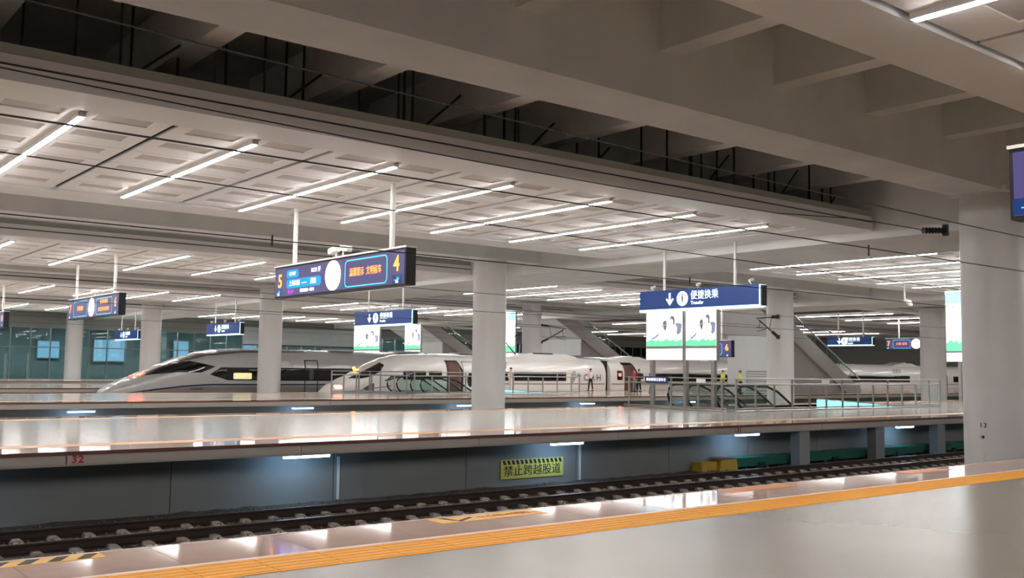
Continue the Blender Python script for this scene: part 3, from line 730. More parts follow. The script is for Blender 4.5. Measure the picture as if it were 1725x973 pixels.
def escalator_site(dy, who, xend):
    H1 = xend - .4
    railing('guard_railing', 'long steel guard railing round the escalators of ' + who, [(33.25, 26.72 + dy), (xend, 26.72 + dy)],
            [(33.3 + 1.29 * k, 26.72 + dy, k % 3 == 0) for k in range(int((xend - 33.6) / 1.29) + 1)] + [(xend - .05, 26.72 + dy, True)])
    a = railing('queue_railing', 'short steel railing with thick posts before the escalators of ' + who, [(32.6, 32.6 + dy), (32.8, 29.9 + dy), (33.15, 27.1 + dy)], [(32.62, 32.3 + dy, True), (32.75, 30.9 + dy, False), (32.8, 29.9 + dy, True), (32.98, 28.5 + dy, False), (33.1, 27.3 + dy, True)])
    for k, yc in enumerate((30.8, 28.0)):
        t = thing('escalator', (34.2, yc + dy, 0), ('escalator going down, farther one of two on ' if k == 0 else 'escalator going down, closer one of two on ') + who, 'escalator', 'escalators going down')
        esc_parts(t, 34.25, yc + dy, 1.15)
    hole_y = min(HOLE[3] + dy, 58.2 - 1.3) if dy > 1 else HOLE[3]
    t = thing('stairwell_light', (42, 29.2 + dy, -.2), 'glowing cyan sloping parapet in the escalator opening of ' + who, 'light')
    xk = H1 - 49.5
    MB().prism([(42.7 + xk, .34), (49.4 + xk, -.04), (49.4 + xk, -.40), (42.7 + xk, -.40)], 29.18 + dy, 29.26 + dy, 'y').build('light_band', HOLEL, t)
    MB().tube([(42.7 + xk, 29.22 + dy, .36), (49.4 + xk, 29.22 + dy, -.02)], .04, 8).build('capping', SST, t)
    sh = struct('stairwell_wall', MB().box(HOLE[0] - .1, HOLE[0], HOLE[2] + dy, hole_y, -5, -.29).box(H1, H1 + .1, HOLE[2] + dy, hole_y, -5, -.29)
                .box(HOLE[0], H1, hole_y + .06, hole_y + .16, -5, -.29).box(HOLE[0], H1, HOLE[2] + dy - .1, HOLE[2] + dy, -5, -.29).box(HOLE[0], H1, HOLE[2] + dy, hole_y, -6.5, -6.4), FARW, 'pale walls of the escalator opening of ' + who)
escalator_site(0.0, 'the first island platform', 49.9)
escalator_site(24.65, 'the train platform', 47.0)
railing('guard_railing', 'short steel railing panel before the nose of the white train', [(29.9, 55.7), (32.4, 55.1)], [(29.95, 55.69, True), (30.7, 55.5, False), (31.5, 55.32, False), (32.35, 55.12, True)])
# small notices on the railing
t = thing('railing_notice', (32.74, 30.7, 1.05), 'dark blue notice plate with white characters on the queue railing', 'sign')
MB().box(32.66, 32.70, 30.0, 31.35, 1.13, 1.42).build('plate', SIGNV, t)
text('乘扶梯请注意安全', .15, (32.655, 30.68, 1.275), '-x', SGWHITE, t)
for x, y, l in ((33.0, 28.3, 'small white notice card on the queue railing'), (39.6, 26.66, 'small white notice card on the long guard railing')):
    t = thing('notice_card', (x, y, 1.2), l, 'sign')
    if x < 34: MB().box(x - .09, x - .07, y - .25, y + .25, 1.18, 1.36).build('card', WPAINT, t)
    else: MB().box(x - .3, x + .3, y - .02, y, 1.18, 1.36).build('card', WPAINT, t)
# rising escalator banks
def bank(y0_, y1_, label, detail):
    t = thing('escalator_bank', (70, (y0_ + y1_) / 2, 0), label, 'escalator', 'escalator banks rising to the hall above')
    x0, z0_ = 67.0, 4.7; s = .56
    lo = lambda x: z0_ - s * (x - x0)
    xe = 77.5
    xt = x0 - (6.9 - z0_) / s
    MB().prism([(xt, 6.9), (xt + 2.6, 6.9), (xe, lo(xe) + 1.45), (xe, 0.0), (x0 + 8.3, 0.0), (x0 + .03, z0_)], y0_, y1_, 'y').build('truss_cladding', BANKS, t)
    MB().prism([(xt - .02, 6.88), (x0 - .02, z0_), (x0 - .02, z0_ - .08), (xt - .16, 6.88)], y0_ - .02, y1_ + .02, 'y').build('soffit', BANKM, t)
    MB().prism([(x0, 0.0), (x0 + 8.3, 0.0), (x0, z0_)], y0_ + .25, y1_ - .1, 'y').build('side_wall', BANKS, t)
    ew = MB().box(x0 - .1, x0, y0_, y1_, 0, z0_).build('end_wall', BANKM, t)
    n = 3; w = (y1_ - y0_) / n
    for k in range(n): MB().box(x0 - .115, x0 - .1, y0_ + k * w + .03, y0_ + (k + 1) * w - .03, 1.9, z0_ - .03).build('cladding_panel', BANKM, ew)
    MB().box(x0 - .12, x0 - .1, y0_ + .6, y0_ + w * 2, .05, 1.75).build('louvre_panel', FARW, ew)
    for k in range(8): MB().box(x0 - .14, x0 - .12, y0_ + .7, y0_ + w * 2 - .1, .2 + k * .19, .3 + k * .19).build('louvre', BANKM, ew)
    for y in (y0_ + .1, y0_ + 1.4, y0_ + 2.7):
        MB().prism([(xt + 2.6, 6.95), (xe, lo(xe) + 1.45), (xe, lo(xe) + 2.25), (xt + 2.6, 7.6)], y - .01, y + .01, 'y').build('glass_balustrade', GLS, t)
        MB().tube([(xt + 2.6, y, 7.62), (xe, y, lo(xe) + 2.3)], .06, 8).build('handrail', BLACK if y > y0_ + .2 else SST, t)
    if detail:
        for k in range(6): MB().tube([(xe - 1.5 - k * 1.7, y0_ + .1, lo(xe - 1.5 - k * 1.7) + 1.45), (xe - 1.5 - k * 1.7, y0_ + .1, lo(xe - 1.5 - k * 1.7) + 2.3)], .03, 6).build('baluster', SST, t)
    return t
bank(48.6, 54.6, 'pale rising escalator bank behind the column at the transfer sign', True)
bank(73.0, 80.0, 'blue-grey rising escalator bank behind the white train roof', True)
bank(97.3, 104.5, 'farther rising escalator bank left of the middle column', False)

# ================================================================== catenary
def wire(pts, label, rad=.012, extra=()):
    t = thing('overhead_wire', pts[0], label, 'wire', 'overhead wires')
    MB().tube(pts, rad, 6).build('wire', WIRE, t)
    for p in extra:
        MB().tube([p, (p[0], p[1], p[2] - .22)], .02, 6).build('clamp', WIRE, t)
def sag(x0, x1, y, za, zm, zb, n=14):
    out = []
    for i in range(n + 1):
        u = i / n; out.append((x0 + (x1 - x0) * u, y, za * (1 - u) + zb * u - 4 * u * (1 - u) * ((za + zb) / 2 - zm)))
    return out
wire(sag(1, 45, 11.2, 5.55, 5.12, 5.3), 'upper overhead wire of the nearest track crossing the big column')
wire(sag(1, 45, 11.2, 4.25, 4.25, 4.35), 'lower overhead wire of the nearest track', extra=[(18.2, 11.2, 4.3)])
wire(sag(1, 29.0, 18.45, 6.78, 6.5, 6.6)[:-2] + [(26.8, 17.0, 6.4), (28.6, 15.75, 6.10)], 'high wire along the ceiling edge ending at the big column', rad=.014)
wire(sag(1, 70, 18.45, 4.20, 4.18, 4.15), 'contact wire directly above the visible rails', extra=[(8.5, 18.45, 4.3), (21.0, 18.45, 4.3)])
wire(sag(1, 70, 18.45, 5.3, 4.85, 4.95), 'messenger wire directly above the visible rails')
wire(sag(8, 90, 34.95, 4.2, 4.15, 4.14), 'contact wire just behind the first island platform')
wire(sag(8, 90, 34.95, 5.1, 4.9, 4.95), 'messenger wire just behind the first island platform')
wire(sag(8, 90, 43.1, 4.2, 4.15, 4.14), 'contact wire along the front of the train platform')
wire(sag(8, 90, 43.1, 5.1, 4.9, 4.95), 'messenger wire along the front of the train platform')
wire(sag(12, 120, 60.0, 5.0, 4.95, 4.95), 'messenger wire above the white train')
wire(sag(12, 120, 68.0, 4.6, 4.55, 4.55), 'overhead wire above the grey train')
wire(sag(12, 120, 91.0, 5.0, 4.95, 4.95), 'overhead wire before the far glass wall')
def insulator(mb, a, b):
    a, b = Vector(a), Vector(b); n = 7
    pts, rad = [], []
    for i in range(n * 2 + 1):
        pts.append(a.lerp(b, i / (n * 2))); rad.append(.05 if i % 2 else .10)
    mb.tube(pts, rad, 10)
def cantilever(x, y, s, label, zt=5.2, zb=3.9, L=3.2):
    """bracket from a column face at (x,y); s = direction along Y and tilted to -X"""
    t = thing('wire_bracket', (x, y, zb), label, 'bracket', 'wire brackets on the columns')
    dx, dyv = -.86 * L, s * L * .5
    e = lambda u, z: (x + dx * u, y + dyv * u, z)
    ins = MB(); insulator(ins, e(0, zt), e(.26, zt - .06)); insulator(ins, e(0, zb), e(.26, zb + .28)); ins.build('insulator', BLACK, t, smooth=True)
    MB().tube([e(.26, zt - .06), e(1.0, zt - .25)], .035, 8).build('top_tube', WIRE, t)
    MB().tube([e(.26, zb + .28), e(.9, zt - .35)], .04, 8).build('strut_tube', WIRE, t)
    MB().tube([e(.32, zt - .1), e(.42, zb + .45)], .018, 6).build('stay_rod', WIRE, t)
    MB().tube([e(.5, zb + .5), e(1.0, zb + .52)], .025, 6).build('registration_tube', WIRE, t)
    MB().tube([e(.85, zt - .35), e(.9, zb + .52)], .018, 6).build('stay_rod', WIRE, t)
    MB().tube([e(.6, zb + .45), e(1.0, zb + .25)], .02, 6).build('steady_arm', WIRE, t)
    MB().box(x - .08, x + .08, y - .08, y + .08, zb - .12, zb + .12).box(x - .08, x + .08, y - .08, y + .08, zt - .12, zt + .12).build('wall_clamp', CASE, t)
cantilever(52.46, 38.74, -.3, 'black overhead wire bracket on the column beside the transfer sign')
cantilever(53.66, 63.5, .3, 'black overhead wire bracket on the column behind the white train', zt=5.35, zb=3.9, L=-2.8)
t = thing('wire_insulator', (28.8, 15.6, 6.0), 'black rod insulator fixed to the big column', 'insulator')
mb = MB(); insulator(mb, (28.62, 15.75, 6.08), (29.35, 15.45, 6.12)); mb.build('insulator_rod', BLACK, t, smooth=True)
MB().box(29.28, 29.42, 15.36, 15.5, 5.95, 6.3).build('wall_clamp', CASE, t)
t = thing('dome_camera', (53.9, 30.9, 6.85), 'white dome camera on a pipe below the ceiling right of the column', 'camera')
MB().tube([(53.9, 30.9, 6.95), (53.9, 30.9, 5.95)], .05, 8).build('pipe', WPAINT, t)
MB().tube([(53.9, 30.9, 5.98), (54.05, 30.7, 5.85), (54.1, 30.6, 5.62)], [.08, .16, .10], 12).build('dome', WPAINT, t, smooth=True)

# ================================================================== trains
def lerp_tab(tab, x):
    if x <= tab[0][0]: return tab[0][1]
    for (a, va), (b, vb) in zip(tab, tab[1:]):
        if x <= b:
            u = (x - a) / (b - a); u = u * u * (3 - 2 * u) * .5 + u * .5
            return va + (vb - va) * u
    return tab[-1][1]
class Train:
    def __init__(s, yc, ztab, wtab, zb=-.85, zfull=2.8, z1=1.15, p=2.3):
        s.yc, s.zt, s.wt, s.zb, s.zf, s.z1f, s.p = yc, ztab, wtab, zb, zfull, z1, p
    def hw(s, x, z):
        W_ = lerp_tab(s.wt, x); zt = lerp_tab(s.zt, x)
        z1 = s.zb + (s.z1f - s.zb) * max(.02, (zt - s.zb)) / (s.zf - s.zb)
        if z <= z1:
            u = min(1, max(0, (z1 - z) / (z1 - s.zb + 1e-6)))
            return W_ * (1 - .10 * u ** 3)
        u = min(1.0, (z - z1) / max(1e-4, zt - z1))
        return W_ * max(0.0, 1 - u ** s.p) ** (1 / s.p)
    def body(s, x0, x1, n, mats, parent, name='car_body', split=None):
        mb = MB(); xs = [x0 + (x1 - x0) * i / n for i in range(n + 1)]; NZ = 22; ringN = 2 * NZ + 1
        for x in xs:
            zt = lerp_tab(s.zt, x); col = []
            for j in range(NZ + 1):
                u = j / NZ; z = s.zb + (zt - s.zb) * math.sin(u * math.pi / 2) ** 1.0
                col.append((s.hw(x, z), z))
            for h, z in col: mb.v.append((x, s.yc - h, z))
            for h, z in reversed(col[:-1]): mb.v.append((x, s.yc + h, z))
        for i in range(n):
            for k in range(ringN):
                k2 = (k + 1) % ringN
                mb.f.append((i * ringN + k, (i + 1) * ringN + k, (i + 1) * ringN + k2, i * ringN + k2)); mb.m.append(0)
        mb.f.append(tuple(range(ringN))); mb.m.append(0)
        mb.f.append(tuple(n * ringN + k for k in range(ringN - 1, -1, -1))); mb.m.append(0)
        return mb.build(name, mats, parent, smooth=True)
    def decal(s, name, poly, m, parent, off=.012, step=.25):
        bm = bmesh.new(); w = worg(parent)
        bm.faces.new([bm.verts.new((x, 0, z)) for x, z in poly])
        xs = [p[0] for p in poly]; zs = [p[1] for p in poly]
        def cut(co, no): bmesh.ops.bisect_plane(bm, geom=bm.verts[:] + bm.edges[:] + bm.faces[:], plane_co=co, plane_no=no)
        n = min(60, int((max(xs) - min(xs)) / step))
        if max(xs) < 40 or True:
            for k in range(1, n): cut((min(xs) + (max(xs) - min(xs)) * k / n, 0, 0), (1, 0, 0))
        n = max(3, min(14, int((max(zs) - min(zs)) / .1)))
        for k in range(1, n): cut((0, 0, min(zs) + (max(zs) - min(zs)) * k / n), (0, 0, 1))
        for v in bm.verts:
            x, z = v.co.x, v.co.z
            v.co = (x - w[0], s.yc - s.hw(x, z) - off - w[1], z - w[2])
        bmesh.ops.recalc_face_normals(bm, faces=bm.faces)
        for f_ in bm.faces:
            if f_.normal.y > 0: f_.normal_flip()
            f_.smooth = True
        ret = bmesh.ops.extrude_face_region(bm, geom=bm.faces[:])
        for v in [g for g in ret['geom'] if isinstance(g, bmesh.types.BMVert)]: v.co.y += off * .9
        me = bpy.data.meshes.new(name); bm.to_mesh(me); bm.free(); me.materials.append(m)
        o = bpy.data.objects.new(name, me); COL.objects.link(o); o.parent = parent
        return o

# grey train
A = Train(68.0, [(19.3, -.35), (19.6, -.02), (20.3, .38), (21.3, .78), (22.2, 1.2), (23.4, 1.72), (24.7, 2.18), (26.0, 2.58), (27.2, 2.77), (29.0, 2.85)],
          [(19.3, .30), (19.6, .72), (20.3, 1.0), (21.3, 1.22), (22.4, 1.38), (24.7, 1.60), (27.0, 1.68)], zfull=2.85)
ta = thing('grey_train', (45, 68.0, -1.25), 'silver grey bullet train with a long pointed nose and black windows', 'train', 'high-speed trains')
ca = A.body(19.3, 44.6, 240, TRG, ta)
ca2 = A.body(44.9, 70, 4, TRG, ta)
MB().box(44.5, 45.0, 66.7, 69.3, -.8, 2.5).build('gangway', DARK, ta)
# at this train's side a picture point's x grows 2.6 % between the near side and the centre line
A.decal('cab_window', [(21.95, .92), (22.8, 1.30), (24.0, 1.74), (25.0, 1.92), (26.7, 1.55), (25.7, 1.12), (24.2, 1.16), (23.0, 1.02)], GLB, ca, off=.035, step=.12)
A.decal('roof_visor', [(22.3, 1.14), (24.4, 2.0), (26.0, 2.46), (29.0, 2.72), (34, 2.78), (34, 2.66), (29.0, 2.55), (26.2, 2.28), (24.6, 1.86), (23.0, 1.36)], mat('roof_band_grey', srgb(92, 88, 86), .3), ca, off=.022, step=.12)  # dark grey band following the roof line
A.decal('window_band', [(26.3, 1.0), (27.1, 1.50), (33.0, 1.50), (33.0, .58), (27.6, .60)], GLB, ca)
A.decal('window_band', [(31.2, .58), (31.2, .95), (31.9, 1.42), (32.6, 1.50), (44.4, 1.50), (44.4, .58)], GLB, ca, off=.016)
A.decal('lit_window', rrect(28.0, 29.35, .68, 1.12, .08), LITWIN, ca, off=.022)
A.decal('lower_line', [(20.4, -.32), (22.4, -.02), (24.5, .24), (26.5, .35), (44.4, .36), (44.4, .26), (26.5, .25), (24.5, .13), (22.4, -.12)], TRBL, ca)
A.decal('skirt', [(21.9, -.80), (21.9, -.12), (24.5, .10), (26.5, .20), (44.4, .20), (44.4, -.80)], TRSK, ca, off=.008)
def door_outline(T, x0, x1, z0, z1, m, parent):
    o = None
    for (a, b_, c, d_) in ((x0, x0 + .07, z0, z1), (x1 - .07, x1, z0, z1), (x0, x1, z1 - .07, z1)):
        o = T.decal('door_seal', [(a, c), (b_, c), (b_, d_), (a, d_)], m, parent, off=.02)
door_outline(A, 33.45, 34.55, -.3, 2.10, BLACK, ca)
A.decal('door_window', rrect(33.78, 34.15, .65, 1.45, .1), mat('door_window_grey', srgb(96, 98, 100), .15), ca, off=.026)
A.decal('white_patch', [(30.9, .62), (30.9, 2.0), (32.2, 2.0), (32.6, 1.58), (31.9, 1.46), (31.2, .95)], TRW, ca, off=.010)
A.decal('tail_lamp_or_reflection', [(21.35, .86), (22.1, 1.12), (22.2, 1.02), (21.6, .82)], TAILR, ca, off=.05, step=.1)
text('CR400AF', .22, (25.4, 66.30, .02), '-y', BLKT, ca)
mb = MB()
for k in range(5): mb.box(36 + k * 6, 38 + k * 6, 67.2, 68.8, 2.80, 2.95)
mb.build('roof_unit', TRG, ca)
MB().tube([(31.4, 68, 2.8), (30.9, 68, 3.5), (31.6, 68, 4.45)], .05, 6).tube([(31.0, 67.2, 4.47), (31.0, 68.8, 4.47)], .05, 6).tube([(31.9, 67.3, 4.44), (31.9, 68.7, 4.44)], .05, 6).tube([(31.0, 68, 4.46), (31.9, 68, 4.44)], .05, 6).build('pantograph', BLACK, ta)

# white train
B = Train(60.0, [(31.2, -.30), (31.45, .0), (32.1, .50), (33.2, 1.0), (34.2, 1.42), (35.2, 1.98), (36.2, 2.34), (37.2, 2.55), (39.0, 2.62)],
          [(31.2, .35), (31.45, .72), (32.1, 1.02), (33.2, 1.28), (34.4, 1.45), (36.4, 1.62), (38.5, 1.68)], zfull=2.62)
tb = thing('white_train', (60, 60.0, -1.25), 'white bullet train with rounded nose, black windows and a grey logo', 'train', 'high-speed trains')
CARS = [(31.2, 56.2), (56.75, 81.5), (82.05, 107), (107.5, 132)]
cb = [B.body(a, b_, 240 if i == 0 else 3, TRW, tb) for i, (a, b_) in enumerate(CARS)]
for i in range(3): MB().box(CARS[i][1] - .02, CARS[i + 1][0] + .02, 58.75, 61.25, -.8, 2.4).build('gangway', DARK, tb)
B.decal('windscreen', [(33.1, .88), (33.6, 1.08), (34.3, 1.38), (35.0, 1.76), (35.5, 1.98), (35.62, 1.80), (35.2, 1.36), (34.5, 1.02), (33.8, .88)], GLB, cb[0], off=.035, step=.1)
B.decal('nose_hatch', [(33.9, .2), (34.5, .55), (34.7, .55), (34.7, -.1), (34.4, -.1)], mat('hatch_grey', srgb(82, 82, 86), .3), cb[0])
B.decal('nose_line', [(32.2, -.05), (36, .42), (36, .36), (32.2, -.12)], TRSK, cb[0])
B.decal('nose_line', [(35.5, .78), (37.2, 1.22), (38.6, 1.40), (38.6, 1.28), (37.2, 1.08), (35.5, .70)], GLB, cb[0])
for a, b_ in ((36.9, 38.75), (39.0, 40.1)): B.decal('window', [(a, .82), (a, 1.40), (b_, 1.40), (b_, .82)], GLB, cb[0])
B.decal('open_doorway', [(40.55, -.2), (40.55, 2.12), (41.55, 2.12), (41.75, 1.6), (41.75, -.2)], DOORIN, cb[0], off=.014)
B.decal('door_seal', [(40.5, 2.12), (40.5, 2.2), (41.6, 2.2), (41.95, 1.5), (41.95, -.2), (41.78, -.2), (41.78, 1.5), (41.55, 2.12)], BLACK, cb[0], off=.02)
B.decal('oval_window', [(42.6 + .27 * math.cos(k * .3927), .82 + .52 * math.sin(k * .3927)) for k in range(16)], GLB, cb[0], off=.02)
door_outline(B, 41.95, 43.4, -.3, 2.15, mat('door_seam_grey', srgb(150, 148, 146), .5), cb[0])
B.decal('window_band', [(44.2, .75), (44.2, 1.42), (51.9, 1.42), (51.9, .75)], GLB, cb[0])
B.decal('lower_line', [(43.6, .49), (43.6, .57), (56.1, .57), (56.1, .49)], TRSK, cb[0])
B.decal('skirt', [(32.4, -.8), (32.4, -.28), (56.1, -.28), (56.1, -.8)], TRSK, cb[0], off=.008)
B.decal('nose_lamp', rrect(32.05, 32.5, .20, .42, .08), HEADP, cb[0], off=.03)
B.decal('tail_lamp_or_reflection', rrect(32.0, 32.5, -.26, -.04, .08), TAILR, cb[0], off=.03)  # glowing patch put in for the nose lamp's red reflection on the floor
MB().tube([(34.0, 59.4, 1.62), (34.0, 59.36, 1.62)], .01, 6).build('lamp_mount', DARK, cb[0])
MB().tube([(34.05, 60.0, 1.40), (33.9, 60.0, 1.62)], [.12, .09], 12).build('marker_lamp', HEADO, cb[0], smooth=True)
# horse-head style emblem strokes and letters
for k in range(4):
    cx_, cz_ = 52.95, 1.02; r0 = .58 - .13 * k
    pts = [(cx_ + r0 * math.cos(math.radians(a)), cz_ + r0 * .92 * math.sin(math.radians(a))) for a in range(95, 236, 14)]
    pts2 = [(cx_ + (r0 - .075) * math.cos(math.radians(a)), cz_ + (r0 - .075) * .92 * math.sin(math.radians(a))) for a in range(235, 94, -14)]
    B.decal('emblem_stroke', pts + pts2, TRSK, cb[0], off=.02)
B.decal('emblem_stroke', [(52.85, 1.12), (53.15, 1.28), (53.45, 1.22), (53.5, 1.12), (53.2, 1.14)], TRSK, cb[0], off=.02)
text('C', .72, (53.95, 58.25, 1.02), '-y', BLKT, cb[0], 'letter'); text('R', .72, (54.7, 58.25, 1.02), '-y', BLKT, cb[0], 'letter'); text('H', .72, (55.35, 58.25, 1.02), '-y', BLKT, cb[0], 'letter')
text('和谐号', .60, (45.2, 58.40, 1.86), '-y', TRSK, cb[0])
for i in (1, 2, 3):
    a, b_ = CARS[i]
    B.decal('lower_line', [(a + .1, .49), (a + .1, .57), (b_ - .1, .57), (b_ - .1, .49)], TRSK, cb[i], step=3)
    B.decal('window_band', [(a + 4.5, .75), (a + 4.5, 1.42), (b_ - 4.5, 1.42), (b_ - 4.5, .75)], GLB, cb[i], step=3)
    B.decal('door', [(a + 1.6, -.2), (a + 1.6, 2.1), (a + 2.7, 2.1), (a + 2.9, 1.5), (a + 2.9, -.2)], DOORIN, cb[i], off=.014)
    B.decal('door_seal', [(a + 1.5, 2.1), (a + 1.5, 2.3), (a + 2.75, 2.3), (a + 3.1, 1.5), (a + 3.1, -.2), (a + 2.92, -.2), (a + 2.9, 1.5), (a + 2.7, 2.1)], BLACK, cb[i], off=.02)
    B.decal('skirt', [(a + .1, -.8), (a + .1, -.28), (b_ - .1, -.28), (b_ - .1, -.8)], TRSK, cb[i], off=.008, step=3)
    text('和谐号', .60, (b_ - 7, 58.40, 1.86), '-y', TRSK, cb[i])
    if i == 1:
        dp = B.decal('led_display', [(a + .75, .85), (a + .75, 1.62), (a + 1.35, 1.62), (a + 1.35, .85)], GLB, cb[i], off=.02)
        B.decal('led_text', [(a + .9, 1.15), (a + .9, 1.40), (a + 1.2, 1.40), (a + 1.2, 1.15)], TAILR, cb[i], off=.03)
for a, b_, z in ((46.0, 54.5, 2.78), (56.9, 62.5, 2.74), (100, 106, 2.8)):
    MB().prism([(a, 2.45), (b_, 2.45), (b_ - 1.8, z + .1), (a + 3.0, z + .12)], 59.2, 60.8, 'y').build('roof_fairing', TRW, tb)
    MB().box(a + 3.2, a + 5.2, 59.15, 60.85, z + .05, z + .13).build('roof_grille', DARK, tb)
MB().tube([(48.2, 60, 2.7), (47.2, 60, 3.6), (48.4, 60, 4.4)], .05, 6).build('pantograph', BLACK, tb)

# ================================================================== far glass wall and the room behind it
gw = struct('wall_glazed', MB().box(-10, 138, 116.0, 116.3, -1.55, -.40).box(-10, 138, 116.0, 116.3, 5.40, 9.7), FARW, 'far wall with tall green-tinted glass panes')
pane = MB().box(0.05, 1.95, 116.12, 116.15, 0, 5.75).mesh('pane', GLG)
mul = MB().box(-.05, .05, 116.02, 116.25, 0, 5.79).mesh('mullion', MULL)
for k in range(62):
    x = 12 + 2.0 * k
    inst(pane, 'pane', (x, 0, -.38), gw); inst(mul, 'mullion', (x, 0, -.40), gw)
for z in (3.3,): MB().box(12, 136, 116.04, 116.22, z - .05, z + .05).build('transom', MULL, gw)
struct('wall_behind_glass', MB().box(-10, 138, 123.4, 123.7, -1.5, 9.7), mat('room_wall_green_grey', srgb(120, 132, 130), .8, var=.06, scale=.4), 'dim wall of the room behind the far glass')
struct('floor_behind_glass', MB().box(-10, 138, 116.3, 123.4, -.6, -.4), FARW, 'floor of the room behind the far glass')
for k in range(14):  # unseen fill lamps, added to brighten the room behind the glass
    x = 16 + k * 6
    t = thing('added_fill_lamp', (x, 117.1, 5.6), 'added unseen fill lamp in the room behind the far glass', 'lamp', 'added fill lamps behind the far glass')
    MB().box(x - 1.6, x + 1.6, 116.9, 117.3, 5.62, 5.70).build('housing', WPAINT, t)
    MB().box(x - 1.5, x + 1.5, 116.95, 117.25, 5.58, 5.62).build('diffuser', mat('added_fill_white', srgb(240, 246, 250), .5, emit=130, ecol=(.86, .94, 1, 1)), t)
struct('ceiling_behind_glass', MB().box(-10, 138, 116.3, 123.4, 5.70, 5.9), FARW, 'ceiling of the room behind the far glass')
BLUEL = mat('lit_window_blue', srgb(150, 190, 220), .5, emit=.75, ecol=srgb(140, 180, 215))
for x0, x1, z0_, z1_, l in ((28.3, 30.6, 2.2, 4.1, 'lit pale blue panel behind the glass at the left'), (34.5, 38.2, 1.9, 4.4, 'lit blue panel behind the glass between two columns'), (44.0, 45.8, 1.8, 4.5, 'lit blue panel just beside the second column behind glass'),
                            (53.0, 57.5, 2.0, 4.8, 'lit blue panel behind the glass above the grey train')):
    t = thing('light_panel', ((x0 + x1) / 2, 122.8, z0_), l, 'light panel', 'lit panels behind the far glass')
    MB().box(x0 - .1, x1 + .1, 122.9, 123.39, z0_ - .1, z1_ + .1).build('case', MULL, t)
    MB().box(x0, x1, 122.86, 122.9, z0_, z1_).build('lit_face', BLUEL, t)
for k, (x, l) in enumerate(((24.5, 'pale partition post behind the glass at the left edge'), (26.8, 'pale partition post left of the lit panel'), (32.3, 'pale partition post behind the glass right of the first column'), (39.5, 'pale partition post behind the glass left of the second column'))):
    t = thing('partition_post', (x, 120.5, -.4), l, 'post', 'posts behind the far glass')
    MB().box(x - .12, x + .12, 120.4, 120.64, -.4, 2.6).build('post_body', FARW, t)
    MB().box(x - .3, x + .3, 120.2, 120.8, -.4, -.3).build('post_foot', FARW, t)
t = thing('roller_shutter', (58, 115.6, 3.9), 'pale blue corrugated shutter above the glass behind the grey train', 'shutter')
for k in range(9): MB().box(50, 68, 115.75 - .03 * (k % 2), 115.98, 4.2 + k * .24, 4.42 + k * .24).build('slat', BANKM, t)
MB().box(50, 68, 115.65, 116.0, 4.08, 4.2).build('bottom_rail', CASE, t)

# ================================================================== people
def skin_obj(name, joints, edges, m, parent, sub=1):
    """joints: list of (x,y,z,r)"""
    me = bpy.data.meshes.new(name); me.from_pydata([j[:3] for j in joints], edges, []); me.materials.append(m)
    o = bpy.data.objects.new(name, me); COL.objects.link(o); o.parent = parent
    md = o.modifiers.new('skin', 'SKIN')
    for k, sv in enumerate(me.skin_vertices[0].data): 
        q = joints[k]; sv.radius = (q[3], q[4] if len(q) > 4 else q[3]); sv.use_root = (k == 0)
    md.use_smooth_shade = True
    s_ = o.modifiers.new('sub', 'SUBSURF'); s_.levels = sub; s_.render_levels = sub
    return o
SKIN = mat('skin', srgb(205, 165, 142), .6)
HAIR = mat('hair_dark', srgb(34, 28, 27), .6)
WT = mat('cloth_white', srgb(232, 214, 212), .8); BT = mat('cloth_black', srgb(30, 28, 30), .8); RT = mat('cloth_red', srgb(190, 40, 62), .8)
